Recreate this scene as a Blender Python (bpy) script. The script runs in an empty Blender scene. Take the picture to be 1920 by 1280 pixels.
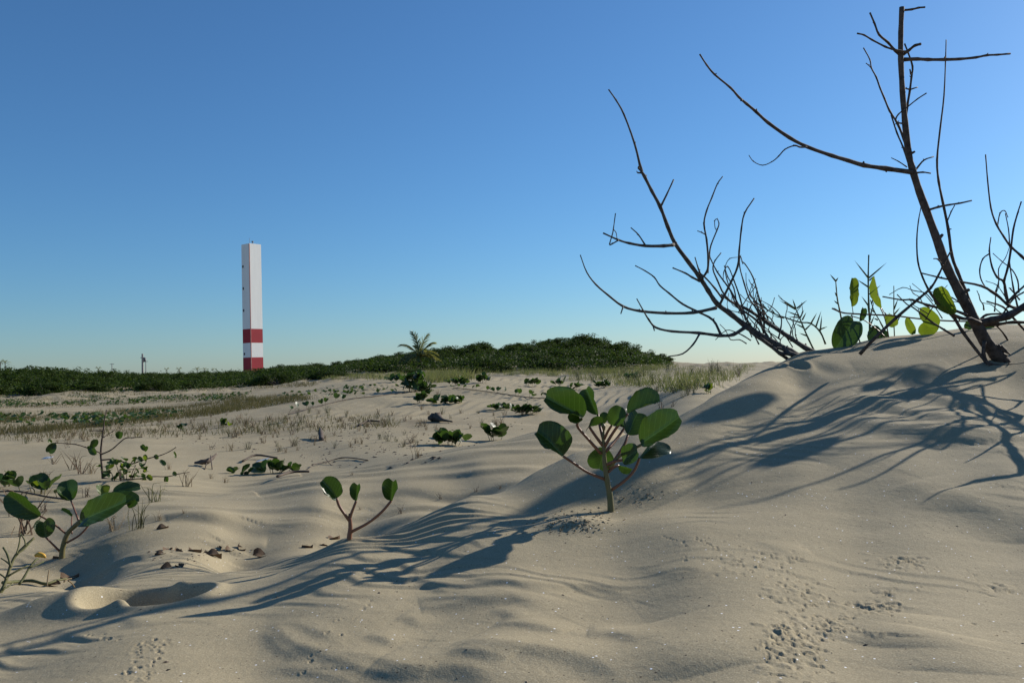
import bpy, math, random
import numpy as np
from mathutils import Vector, Matrix
random.seed(7); rng = np.random.default_rng(7)
R_ = math.radians
scene = bpy.context.scene
col = scene.collection

# ------------------------------------------------------------------ camera, sky, sun, exposure
F = 1550.0                                   # focal length in pixels of the 1920 wide photograph
PITCH, ROLL, CZ = 1.85, -1.6, 0.45
cam_d = bpy.data.cameras.new('camera'); cam = bpy.data.objects.new('camera', cam_d); col.objects.link(cam)
cam_d.sensor_width = 36.0; cam_d.lens = 36.0 * F / 1920.0
cam_d.clip_start = 0.02; cam_d.clip_end = 9000
CAMROT = Matrix.Rotation(R_(90 + PITCH), 3, 'X') @ Matrix.Rotation(R_(ROLL), 3, 'Z')
CAMPOS = Vector((0, 0, CZ))
cam.matrix_world = Matrix.Translation(CAMPOS) @ CAMROT.to_4x4()
scene.camera = cam
SUN_EL, SUN_AZ = 23.0, 52.0                  # azimuth: degrees to the right of the view (+Y)
world = bpy.data.worlds.new('World'); scene.world = world; world.use_nodes = True
wn = world.node_tree; wn.nodes.clear()
sky = wn.nodes.new('ShaderNodeTexSky'); sky.sky_type = 'NISHITA'; sky.sun_disc = False
sky.sun_elevation = R_(SUN_EL); sky.sun_rotation = R_(SUN_AZ)
sky.air_density = 1.6; sky.dust_density = 3.0; sky.ozone_density = 10.0; sky.altitude = 3000
bg = wn.nodes.new('ShaderNodeBackground'); bg.inputs['Strength'].default_value = 0.096
wo = wn.nodes.new('ShaderNodeOutputWorld')
tint = wn.nodes.new('ShaderNodeMix'); tint.data_type = 'RGBA'; tint.blend_type = 'MULTIPLY'; tint.inputs[0].default_value = 1.0; tint.inputs[7].default_value = (1.05, 1.06, .98, 1)
wn.links.new(sky.outputs[0], tint.inputs[6]); wn.links.new(tint.outputs[2], bg.inputs[0]); wn.links.new(bg.outputs[0], wo.inputs[0])
sun_d = bpy.data.lights.new('sun', 'SUN'); sun = bpy.data.objects.new('sun', sun_d); col.objects.link(sun)
sun_d.energy = 4.95; sun_d.angle = R_(0.53); sun_d.color = (1.0, 0.93, 0.82)
SUNDIR = Vector((math.sin(R_(SUN_AZ)) * math.cos(R_(SUN_EL)), math.cos(R_(SUN_AZ)) * math.cos(R_(SUN_EL)), math.sin(R_(SUN_EL))))
sun.rotation_euler = SUNDIR.to_track_quat('Z', 'Y').to_euler(); sun.location = (40, 20, 30)
vs = scene.view_settings
vs.view_transform = 'Standard'; vs.look = 'None'; vs.exposure = 0.3; vs.gamma = 1.0; vs.use_curve_mapping = False

# ------------------------------------------------------------------ helpers
def ray(px, py):
    return CAMROT @ Vector(((px - 960) / F, (640 - py) / F, -1.0))
def P(px, py, Y):                            # the point seen at a pixel, Y metres in front of the lens
    d = ray(px, py); return CAMPOS + d * (Y / d.y)

_perm = rng.permutation(256); _perm = np.concatenate([_perm, _perm, _perm])
_ga = rng.uniform(0, 2 * math.pi, 256); _gx, _gy = np.cos(_ga), np.sin(_ga)
def noise(x, y):
    xi = np.floor(x).astype(np.int64); yi = np.floor(y).astype(np.int64)
    xf = x - xi; yf = y - yi; xi &= 255; yi &= 255
    u = xf * xf * xf * (xf * (xf * 6 - 15) + 10); v = yf * yf * yf * (yf * (yf * 6 - 15) + 10)
    def g(i, j, a, b):
        k = _perm[_perm[i] + j] & 255
        return _gx[k] * a + _gy[k] * b
    n00 = g(xi, yi, xf, yf); n10 = g(xi + 1, yi, xf - 1, yf)
    n01 = g(xi, yi + 1, xf, yf - 1); n11 = g(xi + 1, yi + 1, xf - 1, yf - 1)
    return ((n00 * (1 - u) + n10 * u) * (1 - v) + (n01 * (1 - u) + n11 * u) * v) * 1.5
def fbm(x, y, o=3):
    s = 0; a = 1.0
    for i in range(o):
        s = s + a * noise(x * 2 ** i + 17.3 * i, y * 2 ** i - 9.1 * i); a *= 0.5
    return s
def sstep(a, b, x):
    t = np.clip((x - a) / (b - a), 0, 1); return t * t * (3 - 2 * t)

# ------------------------------------------------------------------ ground: control points -> smooth dunes -> ripples, prints
CP = []
def V(px, py, Y):
    p = P(px, py, Y); CP.append((p.x, p.y, p.z - CZ))
def Hd(px, z, Y):
    d = ray(px, 690); CP.append((d.x / d.y * Y, Y, z))
for a in (-500, 200, 960, 1700, 2400): Hd(a, -.235, .3); Hd(a, -.235, .12)
for a in [(0,1280,.75),(480,1280,.70),(960,1280,.64),(1440,1280,.60),(1920,1280,.58),
          (0,1118,1.26),(0,1185,1.0),(240,1150,.98),(480,1150,.92),(800,1150,.86),(1200,1150,.82),(1600,1150,.80),(1920,1150,.80),
          (800,1050,1.08),(1000,1050,1.03),(1300,1020,1.02),(1600,1000,1.08),(1900,1000,1.08),(1143,957,1.25),(1000,970,1.25),
          (1300,900,1.38),(1500,900,1.30),(1700,900,1.27),(1900,900,1.25),(1400,800,1.66),(1600,800,1.60),(1850,800,1.56),
          (1500,730,1.98),(1700,730,1.93),(1900,730,1.90),
          (1440,690,2.15),(1500,661,2.30),(1580,655,2.32),(1660,636,2.38),(1760,625,2.44),(1850,612,2.48),(1920,612,2.48),(2200,590,2.55),(1600,690,2.1),(1800,680,2.08),
          (1390,715,2.04),(1330,752,1.98),(1280,778,1.88),(1180,812,1.74),(1080,850,1.65),(1000,890,1.57),(880,930,1.50),
          (800,965,1.42),(650,1010,1.34),(430,1072,1.30),(330,1083,1.29),(220,1094,1.28),(100,1107,1.27),(240,1125,1.12),(100,1140,1.10),
          (1040,850,2.6),(900,880,2.4),(760,900,2.4),(600,950,2.05),(400,990,1.85),(200,1040,1.70),(0,1085,1.62),
          (400,940,2.3),(200,960,2.2),(0,1000,2.0),(0,940,2.6),
          (1130,790,3.3),(1000,812,3.3),(870,838,3.2),(620,886,3.0),(180,897,3.1),(430,922,2.8),
          (845,833,4.5),(640,830,4.8),(300,830,5.3),(0,830,5.6),(985,775,7),(700,790,6.5),(300,790,8),(0,790,8.5),
          (600,760,8.5),(780,740,9.5),(700,722,11.5),(880,712,12.5),(1050,730,10),(1200,715,11),(1300,740,6),(1250,700,16),
          (1340,686,28),(1150,705,20),(300,770,11),(0,770,12),(300,750,17),(480,735,17),(100,755,22),(150,738,29),(400,735,28),
          (0,752,26),(580,724,26),(640,705,34),(900,700,34),(1100,696,34),(1250,688,34),
          (700,680,50),(900,660,52),(1000,655,52),(1100,650,50),(1200,672,48),(1290,683,48),(560,697,50)]: V(*a)
for a in [(1920,-.1,3.6),(1660,-.1,3.4),(1500,-.14,3.1),(1390,-.22,2.65),(1280,-.27,2.2),(1080,-.29,2.05),(880,-.33,1.8),(650,-.36,1.6),
          (430,-.365,1.52),(150,-.385,1.50),(1920,-.35,5.0),(1600,-.35,4.6),(1130,-.42,4.3),(870,-.41,4.0),(620,-.42,3.6),
          (0,-.45,38),(300,-.45,38),(500,-.4,36),(900,.3,80),(1100,.3,80),(0,-.3,80),(300,-.3,80),(600,-.2,80),(1600,-.3,40),(1900,-.3,40),
          (1600,-.3,80),(1600,-.35,15),(1900,-.35,15),(-500,-.35,1.5),(-500,-.4,3),(-500,-.4,8),(-500,-.4,25),(-500,-.4,80),
          (2400,-.05,2.8),(2400,-.25,1.2),(2400,-.35,5),(2400,-.35,20),(2400,-.3,80)]: Hd(*a)
for a in (-500, 200, 960, 1700, 2400):
    for z, Y in ((-.8, 300), (-3, 1500), (-8, 4500)): Hd(a, z, Y)
CP = np.array(CP)
KT = 4.0
def feat(x, y):
    return np.stack([np.arctan2(x, y) * KT, np.log(np.hypot(x, y))], -1)
cf = feat(CP[:, 0], CP[:, 1]); cv = CP[:, 2] / np.hypot(CP[:, 0], CP[:, 1])
def tps(d2): return 0.5 * d2 * np.log(d2 + 1e-12)
n = len(cf)
D2 = ((cf[:, None] - cf[None]) ** 2).sum(-1)
A = np.zeros((n + 3, n + 3)); A[:n, :n] = tps(D2) + np.eye(n) * 2e-4
A[:n, n] = 1; A[:n, n + 1:] = cf; A[n, :n] = 1; A[n + 1:, :n] = cf.T
wts = np.linalg.solve(A, np.concatenate([cv, np.zeros(3)]))
FRONT = 0.72
TH = np.concatenate([-np.linspace(math.pi, FRONT, 40)[:-1], np.linspace(-FRONT, FRONT, 1020), np.linspace(FRONT, math.pi, 40)[1:]])
LR = np.concatenate([np.linspace(math.log(.02), math.log(.5), 24)[:-1], np.arange(math.log(.5), math.log(1.6), .0036),
                     np.arange(math.log(1.6), math.log(3.5), .006), np.arange(math.log(3.5), math.log(60), .011),
                     np.arange(math.log(60), math.log(4500), .06)])
TG, LG = np.meshgrid(TH, LR, indexing='ij')
RG = np.exp(LG); XG = RG * np.sin(TG); YG = RG * np.cos(TG)
def coarse_eval():
    tc = np.linspace(-1.0, 1.0, 240); lc = np.linspace(LR[0], LR[-1], 420)
    a, b = np.meshgrid(tc * KT, lc, indexing='ij'); q = np.stack([a.ravel(), b.ravel()], -1)
    e = np.zeros(len(q))
    for i in range(n): e += wts[i] * tps((q[:, 0] - cf[i, 0]) ** 2 + (q[:, 1] - cf[i, 1]) ** 2)
    e += wts[n] + q @ wts[n + 1:]
    return tc, lc, e.reshape(a.shape)
tc, lc, EC = coarse_eval()
fi = np.clip((np.clip(TG, -1, 1) - tc[0]) / (tc[1] - tc[0]), 0, len(tc) - 1.001); fj = np.clip((LG - lc[0]) / (lc[1] - lc[0]), 0, len(lc) - 1.001)
def cubic(p0, p1, p2, p3, t):
    return p1 + .5 * t * (p2 - p0 + t * (2 * p0 - 5 * p1 + 4 * p2 - p3 + t * (3 * (p1 - p2) + p3 - p0)))
i0 = fi.astype(int); j0 = fj.astype(int); ft = fi - i0; fl = fj - j0
def cl(i, m): return np.clip(i, 0, m - 1)
rows_ = []
for di in (-1, 0, 1, 2):
    ii = cl(i0 + di, len(tc))
    rows_.append(cubic(*[EC[ii, cl(j0 + dj, len(lc))] for dj in (-1, 0, 1, 2)], fl))
E = cubic(*rows_, ft)
ZG = CZ + E * RG
flat = CZ - .24 - .12 * sstep(1, 4, RG) + .1 * fbm(XG / 3, YG / 3, 2) * sstep(1, 4, RG) - 8 * sstep(300, 4500, RG)
wb = sstep(.8, 1.15, np.abs(TG)); ZG = ZG * (1 - wb) + flat * wb
ZG = np.where(RG < .3, np.minimum(ZG, CZ - .15), ZG)
del rows_, i0, j0, fi, fj, E

def Hh(x, y):                                # height of the ground
    x = np.atleast_1d(np.asarray(x, float)); y = np.atleast_1d(np.asarray(y, float))
    t = np.interp(np.arctan2(x, y), TH, np.arange(len(TH))); l = np.interp(np.log(np.hypot(x, y) + 1e-9), LR, np.arange(len(LR)))
    a = np.minimum(t.astype(int), len(TH) - 2); b = np.minimum(l.astype(int), len(LR) - 2); u = t - a; v = l - b
    return (ZG[a, b] * (1 - u) + ZG[a + 1, b] * u) * (1 - v) + (ZG[a, b + 1] * (1 - u) + ZG[a + 1, b + 1] * u) * v
_RS = np.exp(np.linspace(math.log(.3), math.log(300), 2600))
def G(px, py):                               # the ground seen at a pixel
    d = ray(px, py); h = math.hypot(d.x, d.y); s = _RS / h
    zz = CZ + d.z * s - Hh(d.x * s, d.y * s)
    k = np.argmax(zz < 0) if (zz < 0).any() else len(s) - 1
    if k == 0: t = s[0]
    else: t = s[k - 1] + (s[k] - s[k - 1]) * zz[k - 1] / max(1e-9, zz[k - 1] - zz[k])
    x, y = d.x * t, d.y * t
    return Vector((x, y, float(Hh(x, y)[0])))

# medium relief of the open sand
far = sstep(3.2, 6, RG)
near = 1 - far
wx, wy = XG + .10 * noise(XG / .5, YG / .5), YG + .10 * noise(XG / .5 + 9, YG / .5 - 4)
ZG += near * sstep(.25, .5, RG) * (.0042 * fbm(wx / .42, wy / .26, 2) + .0006 * fbm(XG / .12 + 3, YG / .06, 2))
ZG += far * (.018 * fbm(XG / .9, YG / .9, 3)) + sstep(9, 16, RG) * .05 * fbm(XG / 2.5, YG / 3.5, 3) + sstep(20, 28, RG) * (1 - sstep(32, 60, RG)) * (.15 * np.maximum(0, fbm(XG / 3, YG / 5, 4)) + .05 * fbm(XG / .8, YG / 1.5, 3))
# long low hummocks of the sheltered sand behind the first crest
ph = (YG + .20 * XG + .10 * noise(XG / .6, YG / .5) + .04 * noise(XG / .2, YG / .16)) / .175
saw = ph - np.floor(ph); prof = np.where(saw < .3, saw / .3, (1 - saw) / .7); prof = prof * prof * (3 - 2 * prof)
crestY = 1.10 + .55 * sstep(-.35, .35, XG / np.maximum(RG, .1)) + .12
mask2 = sstep(0, .3, RG - crestY - .25) * (1 - sstep(3.0, 3.9, RG)) * (1 - sstep(.15, .30, np.where(RG < 2.6, TG, TG - .1)))
ZG += mask2 * .0075 * prof * np.clip(.65 + 1.1 * noise(XG / .35 + 5, YG / .3), 0, 1.3)
# fine wind ripples: on the mound and on the far bank
ph = (.55 * XG + YG + .06 * noise(XG / .25, YG / .25) + .02 * noise(XG / .07, YG / .07)) / .047
mask3 = (1 - sstep(1.7, 2.4, RG)) * sstep(.42, .55, RG) * np.clip(noise(XG / .33 + 31, YG / .28 + 7) * 1.5 - .1, 0, 1)
ZG += mask3 * .0021 * np.sin(2 * math.pi * ph + .8 * np.sin(2 * math.pi * ph))
ph = (XG - .20 * YG + .10 * noise(XG / .6, YG / .9)) / .13
mask4 = sstep(6.2, 7.6, RG) * (1 - sstep(13, 16, RG)) * sstep(-.29, -.2, TG) * (1 - sstep(.24, .30, TG))
ZG += mask4 * .0055 * np.sin(2 * math.pi * ph + .6 * np.sin(2 * math.pi * ph)) * np.clip(.7 + noise(XG / 1.2, YG / 2), .1, 1.2)

def window(x0, x1, y0, y1):
    c = [(x, y) for x in (x0, x1) for y in (y0, y1)]
    ts = [math.atan2(x, y) for x, y in c]; rs = [math.log(math.hypot(x, y)) for x, y in c]
    a, b = np.searchsorted(TH, [min(ts), max(ts)]); e, f = np.searchsorted(LR, [min(rs) - .03, max(rs) + .01])
    return slice(max(a - 1, 0), b + 1), slice(max(e - 1, 0), f + 1)
def smooth2(pts, k=6):
    pts = [Vector(p) for p in pts]; q = [pts[0] * 2 - pts[1]] + pts + [pts[-1] * 2 - pts[-2]]; out = []
    for i in range(1, len(q) - 2):
        for j in range(k):
            t = j / k; a, b, c, d = q[i - 1:i + 3]
            out.append(b + .5 * t * (c - a + t * (2 * a - 5 * b + 4 * c - d + t * (3 * (b - c) + d - a))))
    return out + [pts[-1]]
def ridge(pix, h, ws, wl, lee=(-.6, -.8), stretch=1.0):
    """an asymmetric wind ripple: gentle to windward, steep on the lee side"""
    g = [G(*p) for p in pix]; g = smooth2([(p.x, p.y, 0) for p in g], 5); m = 3 * max(ws, wl)
    xs = [p.x for p in g]; ys = [p.y for p in g]
    w = window(min(xs) - m, max(xs) + m, max(min(ys) - m, .2), max(ys) + m)
    x, y = XG[w], YG[w]; best = np.full(x.shape, 1e9); sd = np.zeros(x.shape); uu = np.zeros(x.shape)
    N = len(g) - 1
    for i in range(N):
        a, b = g[i], g[i + 1]; dx, dy = b.x - a.x, b.y - a.y; L2 = dx * dx + dy * dy + 1e-12
        t = np.clip(((x - a.x) * dx + (y - a.y) * dy) / L2, 0, 1)
        ex, ey = x - a.x - t * dx, y - a.y - t * dy; d = ex * ex + ey * ey
        nx, ny = -dy, dx
        if nx * lee[0] + ny * lee[1] < 0: nx, ny = -nx, -ny
        s = np.sign(ex * nx + ey * ny) * np.sqrt(d); k = d < best
        best = np.where(k, d, best); sd = np.where(k, s, sd); uu = np.where(k, (i + t) / N, uu)
    pr = np.where(sd > 0, np.exp(-(sd / ws) ** 2), np.exp(-(sd / wl) ** 2))
    ZG[w] += .62 * h * pr * np.sqrt(np.clip(np.sin(math.pi * np.clip(uu, .004, .996)), 0, 1))
for r in [([(690,1259),(760,1262),(830,1257),(880,1259),(915,1272),(945,1296)], .010, .018, .06),
          ([(861,1203),(915,1208),(970,1216),(1021,1224),(1092,1238),(1145,1258),(1185,1290)], .012, .020, .06),
          ([(787,1144),(868,1130),(954,1121),(986,1126),(1030,1146)], .009, .018, .05),
          ([(773,1079),(808,1093),(844,1109)], .006, .009, .03),
          ([(893,1079),(929,1089),(1021,1100),(1092,1100),(1145,1107),(1180,1120)], .008, .014, .05),
          ([(745,1158),(776,1162),(790,1176)], .004, .009, .02), ([(940,1138),(955,1150),(980,1162)], .004, .012, .02),
          ([(500,1180),(513,1197),(533,1217),(575,1234)], .0030, .009, .016), ([(516,1166),(530,1182),(560,1207),(615,1224)], .0030, .009, .016),
          ([(540,1164),(575,1174),(610,1190),(650,1212)], .0030, .009, .016), ([(690,1190),(720,1198),(740,1210)], .004, .009, .02),
          ([(606,1235),(666,1249),(737,1263),(800,1266)], .0035, .009, .02), ([(560,1206),(600,1224),(690,1244)], .0030, .009, .02),
          ([(640,1222),(700,1230),(760,1246),(820,1250)], .0032, .009, .02), ([(520,1250),(600,1262),(680,1282)], .0032, .009, .02),
          ([(850,1216),(900,1222),(960,1234)], .0055, .010, .03), ([(1100,1190),(1160,1196),(1210,1212)], .006, .012, .03),
          ([(930,1168),(1000,1174),(1060,1186)], .006, .011, .03),
          ([(1622,742),(1651,757),(1698,774),(1762,789),(1825,806)], .020, .035, .10), ([(1600,786),(1677,808),(1741,816),(1800,820),(1840,834)], .030, .050, .11),
          ([(1664,731),(1741,744),(1805,761),(1880,770)], .014, .03, .08), ([(1780,920),(1825,940),(1865,962),(1895,985),(1935,1020)], .016, .05, .10),
          ([(1700,905),(1745,925),(1775,960)], .007, .04, .06),
          ([(1215,1170),(1275,1226),(1325,1264)], .012, .045, .07), ([(1672,1148),(1664,1180),(1640,1215)], .010, .04, .05), ([(1790,1190),(1768,1215),(1758,1260)], .008, .035, .05),
          ([(1430,1014),(1470,1031),(1522,1036)], .004, .018, .04), ([(1200,1060),(1260,1072),(1330,1070)], .004, .02, .04),
          ([(400,1028),(450,1026),(500,1020)], .010, .03, .06), ([(330,1062),(400,1050),(480,1046)], .012, .03, .06), ([(275,1072),(330,1052),(400,1042)], .008, .025, .05),
          ([(310,976),(380,962),(440,968),(500,956)], .010, .04, .08), ([(410,938),(470,924),(560,914)], .012, .05, .1),
          ([(500,905),(560,890),(620,884)], .014, .05, .1), ([(730,880),(800,864),(880,858)], .014, .05, .1),
          ([(640,1000),(560,1022),(470,1040)], .008, .03, .05), ([(1600,690),(1700,697),(1800,704),(1880,700)], .012, .04, .10)]:
    ridge(*r)

def bump(px, py, depth, rx, ry, rim=0.0, rot=0.0, power=2, at=None):
    c = at or G(px, py); m = 2.6 * max(rx, ry)
    w = window(c.x - m, c.x + m, max(c.y - m, .2), c.y + m); x, y = XG[w] - c.x, YG[w] - c.y
    cs, sn = math.cos(rot), math.sin(rot); u, v = (x * cs + y * sn) / rx, (-x * sn + y * cs) / ry
    q = np.sqrt(u * u + v * v)
    ZG[w] += -depth * np.exp(-q ** power * .9) + rim * np.exp(-((q - 1.35) / .35) ** 2)
# two old footprints on the near crest, and the heap pushed up beside them
bump(132, 1140, -.022, .08, .055, rot=.25); bump(225, 1140, -.008, .06, .03)
bump(240, 1122, .046, .048, .046, rim=.006, power=5); bump(318, 1112, .046, .040, .046, rim=.007, power=5)
# hollows near the shrub foot
bump(1496, 684, .010, .022, .04, rim=.004, power=3); bump(1545, 690, .006, .03, .05)
# scour and mound round the big plant
bump(1180, 930, .018, .09, .07); bump(1090, 985, -.010, .05, .03)
def prints(path, step, spread, r=(.0012, .0023), dep=(.0009, .0019)):
    g = [G(*p) for p in path]
    for i in range(len(g) - 1):
        L = (g[i + 1] - g[i]).length; k = max(1, int(L / step))
        for j in range(k):
            p = g[i].lerp(g[i + 1], (j + random.random()) / k)
            s = random.choice((-1, 1)) * spread * random.uniform(.6, 1.1); d = (g[i + 1] - g[i]).normalized()
            p = Vector((p.x - d.y * s, p.y + d.x * s, 0)); a = random.uniform(*r)
            bump(0, 0, random.uniform(*dep), a, a * random.uniform(1.0, 1.9), rim=random.uniform(.0004, .001), rot=random.uniform(-1, 1), at=p)
def scuff(px, py, sx, sy, k, r=(.0011, .0026), dep=(.0008, .0020)):
    for _ in range(k):
        c = G(px + random.gauss(0, sx), py + random.gauss(0, sy)); a = random.uniform(*r)
        bump(0, 0, random.choice((1, 1, -.7)) * random.uniform(*dep), a * random.uniform(.6, 2.3), a, rim=random.uniform(0, .0009), rot=random.uniform(-.7, .7), at=c)
prints([(1255,1000),(1330,1030),(1400,1060),(1470,1090),(1540,1125)], .009, .012)
prints([(1280,1010),(1350,1020),(1420,1040),(1510,1110),(1560,1135)], .010, .014)
prints([(1560,1135),(1530,1160),(1500,1200),(1470,1250)], .007, .02); prints([(1690,1050),(1740,1065),(1800,1070),(1870,1100),(1930,1120)], .010, .008)
prints([(1840,1170),(1900,1200)], .012, .01); prints([(1710,1080),(1690,1120),(1640,1150),(1560,1180)], .010, .014)
prints([(690,1120),(650,1160),(615,1200),(590,1245),(570,1280)], .018, .008); prints([(270,1200),(285,1215),(262,1250),(250,1275)], .006, .012)
prints([(170,1185),(190,1192),(240,1196)], .012, .006); prints([(1870,905),(1900,915),(1930,930)], .008, .01)
scuff(1480,1188,27,11,110); scuff(1645,1138,28,6,90); scuff(1690,1050,24,7,70); scuff(1490,1235,36,26,75); scuff(1560,1170,44,16,80); scuff(1420,1050,60,14,60); scuff(1500,1110,45,16,60)
scuff(1080,975,25,8,26, r=(.0015,.0035), dep=(.0008,.0022)); scuff(1200,930,28,10,12); scuff(285,1205,16,8,18, dep=(.0005,.0013)); scuff(262,1250,12,16,22, dep=(.0005,.0012)); scuff(140,1040,30,8,20)
scuff(1665,1112,10,4,20); scuff(1880,1105,20,8,25)

def quads_grid(nu, nv):
    i = np.arange(nu * nv).reshape(nu, nv)
    return np.stack([i[:-1, :-1], i[1:, :-1], i[1:, 1:], i[:-1, 1:]], -1).reshape(-1, 4)
def mesh_np(name, v, f):
    me = bpy.data.meshes.new(name); me.vertices.add(len(v)); me.vertices.foreach_set('co', np.ascontiguousarray(v, np.float32).ravel())
    k = f.shape[1]; me.loops.add(f.size); me.loops.foreach_set('vertex_index', np.ascontiguousarray(f, np.int32).ravel())
    me.polygons.add(len(f)); me.polygons.foreach_set('loop_start', np.arange(0, f.size, k, dtype=np.int32))
    me.polygons.foreach_set('use_smooth', np.ones(len(f), bool)); me.update(calc_edges=True); return me

# ------------------------------------------------------------------ materials
def nn(t, kind, **kw):
    nd = t.nodes.new(kind)
    for k, v in kw.items():
        if k in nd.inputs.keys(): nd.inputs[k].default_value = v
        else: setattr(nd, k, v)
    return nd
def newmat(name):
    m = bpy.data.materials.new(name); m.use_nodes = True; t = m.node_tree; t.nodes.clear()
    o = t.nodes.new('ShaderNodeOutputMaterial'); p = t.nodes.new('ShaderNodeBsdfPrincipled'); t.links.new(p.outputs[0], o.inputs[0])
    return m, t, p, o
def mixc(t, fac, a, b, blend='MIX'):
    m = t.nodes.new('ShaderNodeMix'); m.data_type = 'RGBA'; m.blend_type = blend
    for s, v in ((0, fac), (6, a), (7, b)):
        if isinstance(v, bpy.types.NodeSocket): t.links.new(v, m.inputs[s])
        else: m.inputs[s].default_value = v if s == 0 else (*v, 1)
    return m.outputs[2]
def ramp(t, src, a, b):
    r = t.nodes.new('ShaderNodeMapRange'); r.inputs[1].default_value = a; r.inputs[2].default_value = b; t.links.new(src, r.inputs[0]); return r.outputs[0]
def math_(t, op, a, b=0.0, c=0.0):
    m = t.nodes.new('ShaderNodeMath'); m.operation = op
    for i, v in enumerate((a, b, c)):
        if isinstance(v, bpy.types.NodeSocket): t.links.new(v, m.inputs[i])
        else: m.inputs[i].default_value = v
    return m.outputs[0]
def tex(t, scale, detail=2.0, vec=None, rough=.5):
    nz = t.nodes.new('ShaderNodeTexNoise'); nz.inputs['Scale'].default_value = scale; nz.inputs['Detail'].default_value = detail; nz.inputs['Roughness'].default_value = rough
    if vec: t.links.new(vec, nz.inputs['Vector'])
    return nz.outputs['Fac']
def sand_mat():
    m, t, p, o = newmat('sand'); tc_ = t.nodes.new('ShaderNodeTexCoord').outputs['Object']
    big = tex(t, 1.3, 3, tc_); mid = tex(t, 14, 3, tc_); fine = tex(t, 620, 3, tc_, .7)
    c = mixc(t, ramp(t, big, .35, .65), (.398, .334, .216), (.450, .378, .245))
    c = mixc(t, ramp(t, mid, .4, .75), c, (.372, .314, .202))
    c = mixc(t, ramp(t, fine, .30, .72), (.265, .220, .136), c)
    c = mixc(t, math_(t, 'MULTIPLY', ramp(t, fine, .58, .8), .55), c, (.64, .58, .43))
    vo = t.nodes.new('ShaderNodeTexVoronoi'); vo.inputs['Scale'].default_value = 330; t.links.new(tc_, vo.inputs['Vector'])
    sp = t.nodes.new('ShaderNodeSeparateColor'); t.links.new(vo.outputs['Color'], sp.inputs[0])
    near_ = math_(t, 'LESS_THAN', vo.outputs['Distance'], .33)
    dark = math_(t, 'MULTIPLY', math_(t, 'LESS_THAN', sp.outputs[0], .018), near_); glint = math_(t, 'MULTIPLY', math_(t, 'GREATER_THAN', sp.outputs[1], .991), near_)
    c = mixc(t, dark, c, (.10, .075, .05)); c = mixc(t, glint, c, (.93, .93, .92))  # grain glints are painted as near-white specks in the base colour
    # plant litter blown over the far flats
    at = t.nodes.new('ShaderNodeAttribute'); at.attribute_name = 'litter'
    lt = math_(t, 'MULTIPLY', at.outputs['Fac'], ramp(t, tex(t, 2.2, 5, tc_, .65), .44, .60))
    c = mixc(t, math_(t, 'MULTIPLY', lt, .75), c, (.17, .135, .085))
    t.links.new(c, p.inputs['Base Color']); p.inputs['Roughness'].default_value = .95; p.inputs['Specular IOR Level'].default_value = .15
    b = t.nodes.new('ShaderNodeBump'); b.inputs['Strength'].default_value = .42; b.inputs['Distance'].default_value = .0009
    t.links.new(fine, b.inputs['Height']); b2 = t.nodes.new('ShaderNodeBump'); b2.inputs['Strength'].default_value = .28; b2.inputs['Distance'].default_value = .003
    t.links.new(tex(t, 95, 4, tc_, .6), b2.inputs['Height']); t.links.new(b2.outputs[0], b.inputs['Normal']); t.links.new(b.outputs[0], p.inputs['Normal'])
    return m
def leaf_mat(name, top, under, vein, trans, tcol, rough=.38, veins=True, spec=.45):
    m, t, p, o = newmat(name); tcn = t.nodes.new('ShaderNodeTexCoord'); geo = t.nodes.new('ShaderNodeNewGeometry'); oi = t.nodes.new('ShaderNodeObjectInfo')
    c = mixc(t, math_(t, 'MULTIPLY', oi.outputs['Random'], .6), top, tuple(x * 1.55 for x in top))
    c = mixc(t, ramp(t, tex(t, 55, 3, tcn.outputs['Object']), .35, .8), c, tuple(x * .7 for x in top))
    c = mixc(t, geo.outputs['Backfacing'], c, under)
    if veins:
        s = t.nodes.new('ShaderNodeSeparateXYZ'); t.links.new(tcn.outputs['UV'], s.inputs[0])
        ax = math_(t, 'ABSOLUTE', math_(t, 'SUBTRACT', s.outputs[0], .5))
        lat = math_(t, 'FRACT', math_(t, 'MULTIPLY', math_(t, 'SUBTRACT', s.outputs[1], math_(t, 'MULTIPLY', ax, .75)), 8.0))
        lat = math_(t, 'LESS_THAN', math_(t, 'ABSOLUTE', math_(t, 'SUBTRACT', lat, .5)), .045)
        v = math_(t, 'MAXIMUM', math_(t, 'MULTIPLY', lat, .75), math_(t, 'LESS_THAN', ax, .016))
        c = mixc(t, math_(t, 'MULTIPLY', ramp(t, tex(t, 9, 3, tcn.outputs['Object']), .56, .74), .5), c, tuple(x * y for x, y in zip(top, (4.2, 2.4, 2.0))))
        c = mixc(t, math_(t, 'MULTIPLY', v, .8), c, vein)
        b = t.nodes.new('ShaderNodeBump'); b.inputs['Strength'].default_value = .35; b.inputs['Distance'].default_value = .001; b.invert = True
        t.links.new(v, b.inputs['Height']); t.links.new(b.outputs[0], p.inputs['Normal'])
    t.links.new(c, p.inputs['Base Color']); p.inputs['Roughness'].default_value = rough; p.inputs['Specular IOR Level'].default_value = spec
    tr = t.nodes.new('ShaderNodeBsdfTranslucent'); t.links.new(mixc(t, .65, c, tcol), tr.inputs['Color'])
    mx = t.nodes.new('ShaderNodeMixShader'); mx.inputs[0].default_value = trans
    t.links.new(p.outputs[0], mx.inputs[1]); t.links.new(tr.outputs[0], mx.inputs[2]); t.links.new(mx.outputs[0], o.inputs[0])
    return m
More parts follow.
